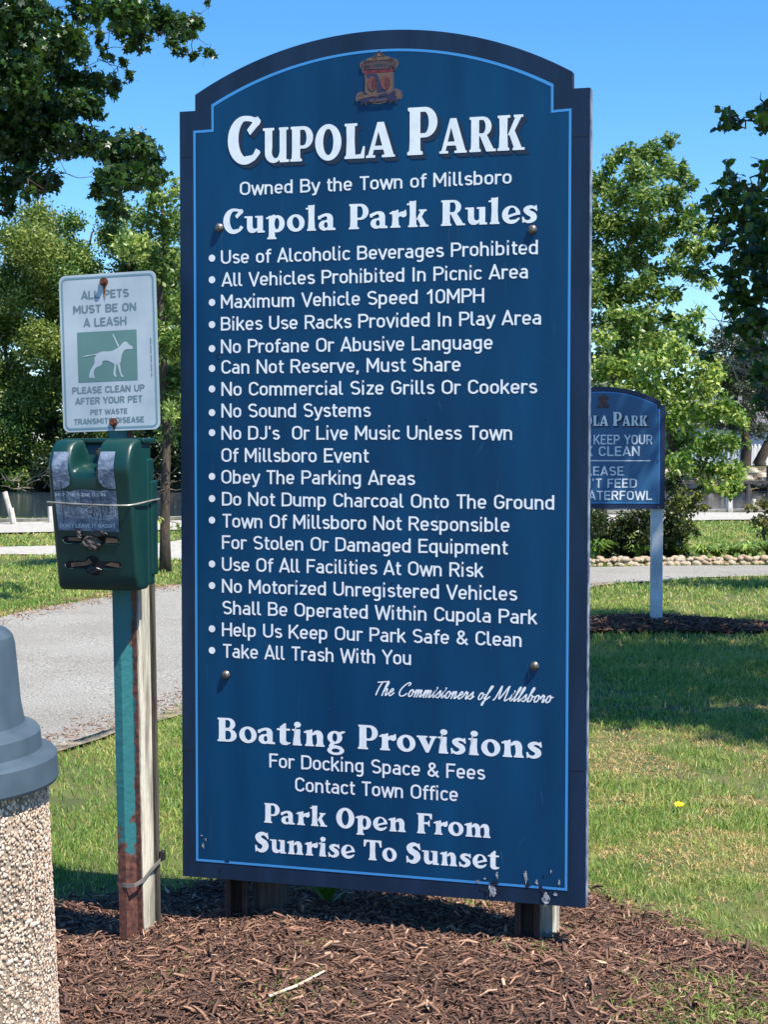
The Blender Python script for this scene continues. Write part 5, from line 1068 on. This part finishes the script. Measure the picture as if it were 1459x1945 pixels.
seen_tree('small_shrub', 'small multi-stemmed shrub on the far lawn at the right edge', 'shrub', tuple(tb), tuple(spot(1452, 975, 23.6)), .03, 23.6, sp, .07, leafmat('olive_leaves', lin(50, 56, 26), lin(92, 100, 44), lin(150, 140, 80), .3), .8, depth=.4, base_t=.5)
BLADE = leafmat('strappy_leaves', lin(44, 74, 28), lin(96, 134, 48), lin(184, 200, 120), .35)
def strappy(x, y, n, h, label):
    t = thing('border_plant', label, 'plant', (x, y, 0), random.uniform(0, 6), 'strappy plants along the stone edging'); V = []; F = []; ti = []
    for i in range(n):
        a = random.uniform(0, 2*math.pi); l = h*random.uniform(.7, 1.2); w = .014; c_, s = math.cos(a), math.sin(a); p = [(0.02, 0), (.22, .62), (.55, .95), (.95, .78)]; b = len(V)
        for k, (r_, z) in enumerate(p):
            ww = w*(1, 1, .8, .1)[k]; V += [(c_*r_*l-s*ww, s*r_*l+c_*ww, z*l), (c_*r_*l+s*ww, s*r_*l-c_*ww, z*l)]
        for k in range(3): F.append((b+2*k, b+2*k+1, b+2*k+3, b+2*k+2)); ti.append(random.random())
    o = bulk('leaves', np.array(V), np.array(F), BLADE, t, tint=np.array(ti)); return t
LB = ['strappy plant at the foot of the big sign edge beside the stones', 'strappy plant just left of the small sign post', 'strappy plant in the shade of the evergreen shrub', 'strappy plant right of the evergreen shrub', 'second strappy plant right of the evergreen shrub', 'strappy plant in front of the far lawn below the white stake', 'strappy plant midway to the right edge on the stone edging', 'strappy plant below the small multi-stemmed shrub', 'strappy plant at the right picture edge behind the stones']
for i, u in enumerate((1135, 1215, 1300, 1335, 1362, 1388, 1414, 1440, 1468)):
    p = spot(u, 1062, 20.9+random.uniform(-.1, .15)); strappy(p.x, p.y+random.uniform(-.05, .25), random.randint(80, 150), random.uniform(.17, .27) if u > 1290 else random.uniform(.2, .3), LB[i])
# stone edging
STONE = [mat('river_stone', lin(190, 178, 156), lin(136, 122, 102), 6, rough=.85, bump=.5), mat('tan_stone', lin(188, 168, 140), lin(146, 126, 102), 6, rough=.85, bump=.5)]
edg = thing('stone_edging', 'row of pale loose river stones edging the border planting beyond the road', 'edging', (0, 0, 0)); protos = []
for k in range(8):
    bm_ = ball(0, 0, 0, 1, .8, .62, 9, 7); V = [tuple(c_*random.uniform(.86, 1.12) for c_ in p) for p in bm_[0]]
    me = bpy.data.meshes.new('stone'); me.from_pydata(V, [], bm_[1]); me.materials.append(STONE[k % 2]); me.polygons.foreach_set('use_smooth', [True]*len(me.polygons)); protos.append(me)
pe = resample([(1.7, 19.92), (2.4, 20.1), (4.6, 20.5), (6.2, 20.75)], 84)
for i, (x, y) in enumerate(pe):
    for j in range(5):
        s = random.uniform(.028, .066)
        o = link('stone', random.choice(protos), edg); o.location = (x+random.uniform(-.04, .04), y+j*.11+random.uniform(-.04, .04), s*.45+(.05 if j in (1, 2) else 0)); o.rotation_euler = (random.uniform(-.4, .4), random.uniform(-.4, .4), random.uniform(0, 6)); o.scale = (s, s, s)

# ---------------------------------------------------------------- second sign
s2 = thing('small_park_sign', 'smaller blue park sign on white posts, half hidden behind the big sign', 'sign', (0, 0, 0), 0)
pr = spot(1249, 1187, 13.1); sx0 = pr.x
cx2 = spot(1142, 850, 13.1).x; s2.location = (cx2, 13.1, 0); s2.rotation_euler = (0, 0, math.radians(-3))
S = 13.1/3200; zb = spot(1142, 966, 13.1).z; zt = spot(1142, 735, 13.1).z; w2 = (1262-1142)*S
sh = zb+(966-770)*S; N2 = mat('small_sign_navy', lin(24, 38, 72), rough=.45); B2 = mat('small_sign_blue', lin(40, 88, 130), lin(48, 98, 142), 3, rough=.4); W2 = mat('white_paint', lin(206, 210, 214), lin(168, 172, 176), 5, detail=9, rough=.6, bump=.2)
out2 = [(-w2, zb), (w2, zb), (w2, sh), (w2-.035, sh)]+arch(w2-.035, sh+.03, zt)+[(-w2+.035, sh), (-w2, sh)]
V, F = prism(out2, -.03, 0); mesh('panel', V, F, N2, s2)
e = .042
in2 = [(-w2+e, zb+e), (w2-e, zb+e), (w2-e, sh-.03), (w2-.065, sh-.03)]+arch(w2-.065, sh, zt-e*.9)+[(-w2+.065, sh-.03), (-w2+e, sh-.03)]
e += .006
in3 = [(-w2+e, zb+e), (w2-e, zb+e), (w2-e, sh-.036), (w2-.071, sh-.036)]+arch(w2-.071, sh-.005, zt-e*.95)+[(-w2+.071, sh-.036), (-w2+e, sh-.036)]
sheet('blue_field', [in2], -.0315, B2, s2); sheet('outline', [in2, in3], -.033, LINE, s2)
def zz2(v): return spot(1142, v, 13.1).z
for tx, x0, x1, v, cp, fnt in (('CUPOLA', -.348, .053, 809, 26, 'serif'), ('PARK', .086, .352, 809, 26, 'serif')):
    line_mesh('letter_shade', fnt, tx, x0, x1, zz2(v), cp*S, -.0345, SHADE, s2, small=.74, off=[(.004*k, -.004*k, -.0004*k) for k in (1, 2, 3)])['kind'] = 'stuff'
    line_mesh('title_lettering', fnt, tx, x0, x1, zz2(v), cp*S, -.038, WHITE, s2, small=.74)['kind'] = 'stuff'
for tx, u0, u1, v, cp in (('PLEASE KEEP YOUR', 1044, 1238, 844, 18), ('PARK CLEAN', 1062, 1214, 866, 18), ('PLEASE', 1098, 1184, 903, 17), ("DON'T FEED", 1076, 1209, 926, 17), ('THE WATERFOWL', 1046, 1238, 949, 17)):
    line_mesh('lettering', 'sans', tx, (u0-1142)*S, (u1-1142)*S, zz2(v), cp*S, -.0345, WHITE, s2, w=.14, track=.09)['kind'] = 'stuff'
sheet('rule_line', [[(-(1234-1142)*S, zz2(876)), ((1234-1142)*S, zz2(876)), ((1234-1142)*S, zz2(874)), (-(1234-1142)*S, zz2(874))]], -.0345, WHITE, s2)
crest(s2, .012, zz2(749), (28*S)/.159*1.0, -.036)
for sgn in (-1, 1):
    xx = sgn*(1249-1142)*S; bevel(mesh('post', *box(xx-.045, xx+.045, .001, .09, -.3, zb+.6), W2, s2), .004, 1)
for u, v in ((1250, 785), (1250, 873), (1250, 962)):
    A = tube([((u-1142)*S, -.031, zz2(v)), ((u-1142)*S, -.04, zz2(v))], .006, 8); mesh('screw', *A, GALV, s2)

# ---------------------------------------------------------------- stakes and far shore furniture
STAKE = mat('bleached_stake', lin(206, 202, 192), lin(166, 160, 148), 5, rough=.9, bump=.4)
def stake(u0, v0, u1, v1, d, w, label):
    a = spot(u0, v0, d); b = spot(u1, v1, d); o = thing('stake', label, 'stake', tuple(b)); A = tube([(0, 0, -.6), (0, 0, 0), tuple(a-b)], [w*.55, w*.55, w*.5], 7); mesh('shaft', *A, STAKE, o); return o
stake(9, 934, 26, 996, 30.0, .09, 'leaning bleached stake at the water edge on the far left'); stake(21, 965, 27, 996, 29.9, .09, 'short stake leaning against the far left bleached one')
stake(96, 962, 97, 995, 30.4, .10, 'upright pale stake at the water edge behind the bag dispenser'); stake(289, 960, 290, 992, 31.6, .06, 'thin pale stake at the water edge behind the wooden post')
stake(1385, 939, 1385, 973, 35.4, .14, 'upright white mooring stake at the water edge before the far lawn'); stake(1432, 948, 1432, 973, 35.8, .09, 'short white stake just above the small shrub'); stake(1287, 917, 1287, 940, 34.6, .08, 'white stake top glimpsed through the bright green tree')
pier = thing('pier', 'low dark timber pier across the creek at the right', 'pier', tuple(spot(1380, 925, 67)))
DP = mat('dark_pier_timber', lin(92, 84, 76), lin(58, 52, 48), 4, rough=.9)
L0 = spot(1200, 914, 66).x-pier.location.x; L1 = spot(1560, 914, 66).x-pier.location.x; zd = spot(1380, 913, 66).z-pier.location.z
mesh('deck', *box(L0, L1, -1.2, 0, zd-.12, zd), DP, pier)
for i in range(9):
    x = L0+(L1-L0)*(i+.5)/9; mesh('pile', *tube([(x, -1.1, -1.2), (x, -1.1, zd+(.55 if i == 6 else -.13))], .11, 8), DP, pier)
RIP = mat('riprap_rock', lin(196, 182, 160), lin(128, 114, 96), .9, rough=.9); A = ([], [])
for i in range(420):
    u = random.uniform(1180, 1640); c_ = spot(u, random.uniform(897, 922), random.uniform(68.5, 71)); s = random.uniform(.16, .34)
    add(A, ([tuple(Vector(p)*random.uniform(.85, 1.1)+c_) for p in ball(0, 0, 0, s, s*.8, s*.7, 6, 4)[0]], ball(0, 0, 0, 1, 1, 1, 6, 4)[1]))
mesh('riprap', *A, RIP, kind='stuff')
# railing fence on the far shore
rf = thing('railing_fence', 'white picket railing on the far shore glimpsed between two trunks', 'fence', tuple(spot(1430, 895, 84)))
WF_ = mat('bright_white_paint', lin(236, 236, 234), rough=.6)
for z in (.25, 1.15): mesh('rail', *box(-4, 4, -.04, .04, z, z+.1), WF_, rf)
pk = None
for i in range(40):
    if pk is None: o = pk = mesh('picket', *box(-.05, .05, -.09, -.045, 0, 1.35), WF_, rf)
    else: o = pk.copy(); col.objects.link(o)
    o.parent = rf; o.location = (-3.95+i*.2025, 0, 0)
# trees of the far shore on the right
for uc, vt, wp_, d, lb in ((1418, 640, 130, 78, 'dark grey-trunked tree on the far shore above the riprap, left trunk'), (1462, 610, 140, 80, 'dark grey-trunked tree on the far shore above the riprap, right trunk')):
    b = spot(uc-4, 905, d); sp = [(uc+random.uniform(-.5, .5)*wp_, random.uniform(vt, 815), random.uniform(16, 28), .9, random.uniform(-.1, .05)) for _ in range(24)]
    seen_tree('shore_tree', lb, 'tree', (b.x, b.y, 0), tuple(spot(uc+3, vt+30, d)), .30, d, sp, .17, leafmat('grey_green_leaves', lin(44, 54, 38), lin(70, 82, 56), lin(120, 130, 96), .25), .6, depth=4, base_t=.4, group='trees on the far shore')
# house glimpsed behind them
HS_ = thing('far_house', 'pale house glimpsed through the trees on the far shore at the right', 'house', tuple(spot(1452, 893, 96)))
mesh('wall', *box(-5, 5, 0, 6, -.5, 2.6), mat('pale_siding', lin(206, 208, 208), lin(190, 192, 193), 1, rough=.8), HS_)
mesh('roof', [(-5.4, -.5, 2.6), (5.4, -.5, 2.6), (5.4, 6.5, 2.6), (-5.4, 6.5, 2.6), (-5.4, 3, 4.4), (5.4, 3, 4.4)], [(0, 1, 5, 4), (2, 3, 4, 5), (1, 2, 5), (3, 0, 4), (3, 2, 1, 0)], mat('grey_shingles', lin(110, 110, 112), lin(88, 88, 92), 6, rough=.9), HS_)
for x in (-3.4, -1.2, 1.4, 3.4):
    o = mesh('window', *box(x-.45, x+.45, -.03, .0, .7, 1.9), WF_, HS_); mesh('pane', *box(x-.38, x+.38, -.05, -.031, .77, 1.83), mat('window_glass', lin(60, 72, 84), rough=.1), o)
# mass of woodland behind everything
cl_ = []
for i in range(150):
    x = random.uniform(-75, 75); d = random.uniform(95, 130); cl_.append(((x, d, random.uniform(1.0, 6.5)), (4.2, 3, 2.6), 170, random.uniform(-.15, .1)))
o = crown('distant_woods', cl_, .75, leafmat('woods_leaves', lin(36, 50, 28), lin(62, 78, 40), lin(104, 116, 62), .25), None, base=.45, sub=14, tight=.25); o['kind'] = 'stuff'
# small leafy weed under the big sign and a yellow flower in the lawn
wd = thing('broadleaf_weed', 'small green weed growing in the shade under the big sign', 'weed', (-.17, 5.12, gz(-.17, 5.12)+.01))
WL = leafmat('weed_leaves', lin(70, 110, 40), lin(90, 130, 50), lin(110, 150, 60), .4)
lf = None
for i in range(12):
    if lf is None:
        V = [(0, 0, 0), (.02, -.012, .014), (.05, -.018, .03), (.085, 0, .038), (.05, .018, .03), (.02, .012, .014), (.045, 0, .024)]; F = [(0, 1, 6), (1, 2, 6), (2, 3, 6), (3, 4, 6), (4, 5, 6), (5, 0, 6)]
        lf = o = mesh('leaf', V, F, WL, wd)
    else: o = lf.copy(); col.objects.link(o); o.parent = wd
    o.rotation_euler = (0, random.uniform(-.9, .1), i*2.4); o.scale = (random.uniform(.9, 1.45),)*3; o.location = (0, 0, .004*i)
fp = spot(1289, 1549, 6.75)
fl = thing('dandelion', 'single yellow dandelion flower in the lawn right of the big sign', 'flower', (fp.x, fp.y, gz(fp.x, fp.y)))
mesh('stem', *tube([(0, 0, 0), (.002, 0, .03)], .0015, 5), WL, fl); A = ([], [])
YF = mat('yellow_petals', lin(250, 214, 20), rough=.6)
for i in range(22):
    a = i*2.4; r_ = .014*(i/22)**.5+.005; add(A, ([(0, 0, .03), (r_*math.cos(a)-.003*math.sin(a), r_*math.sin(a)+.003*math.cos(a), .036), (1.3*r_*math.cos(a), 1.3*r_*math.sin(a), .035), (r_*math.cos(a)+.003*math.sin(a), r_*math.sin(a)-.003*math.cos(a), .036)], [(0, 1, 2, 3)]))
mesh('petals', *A, YF, fl).rotation_euler = (.35, 0, 0)
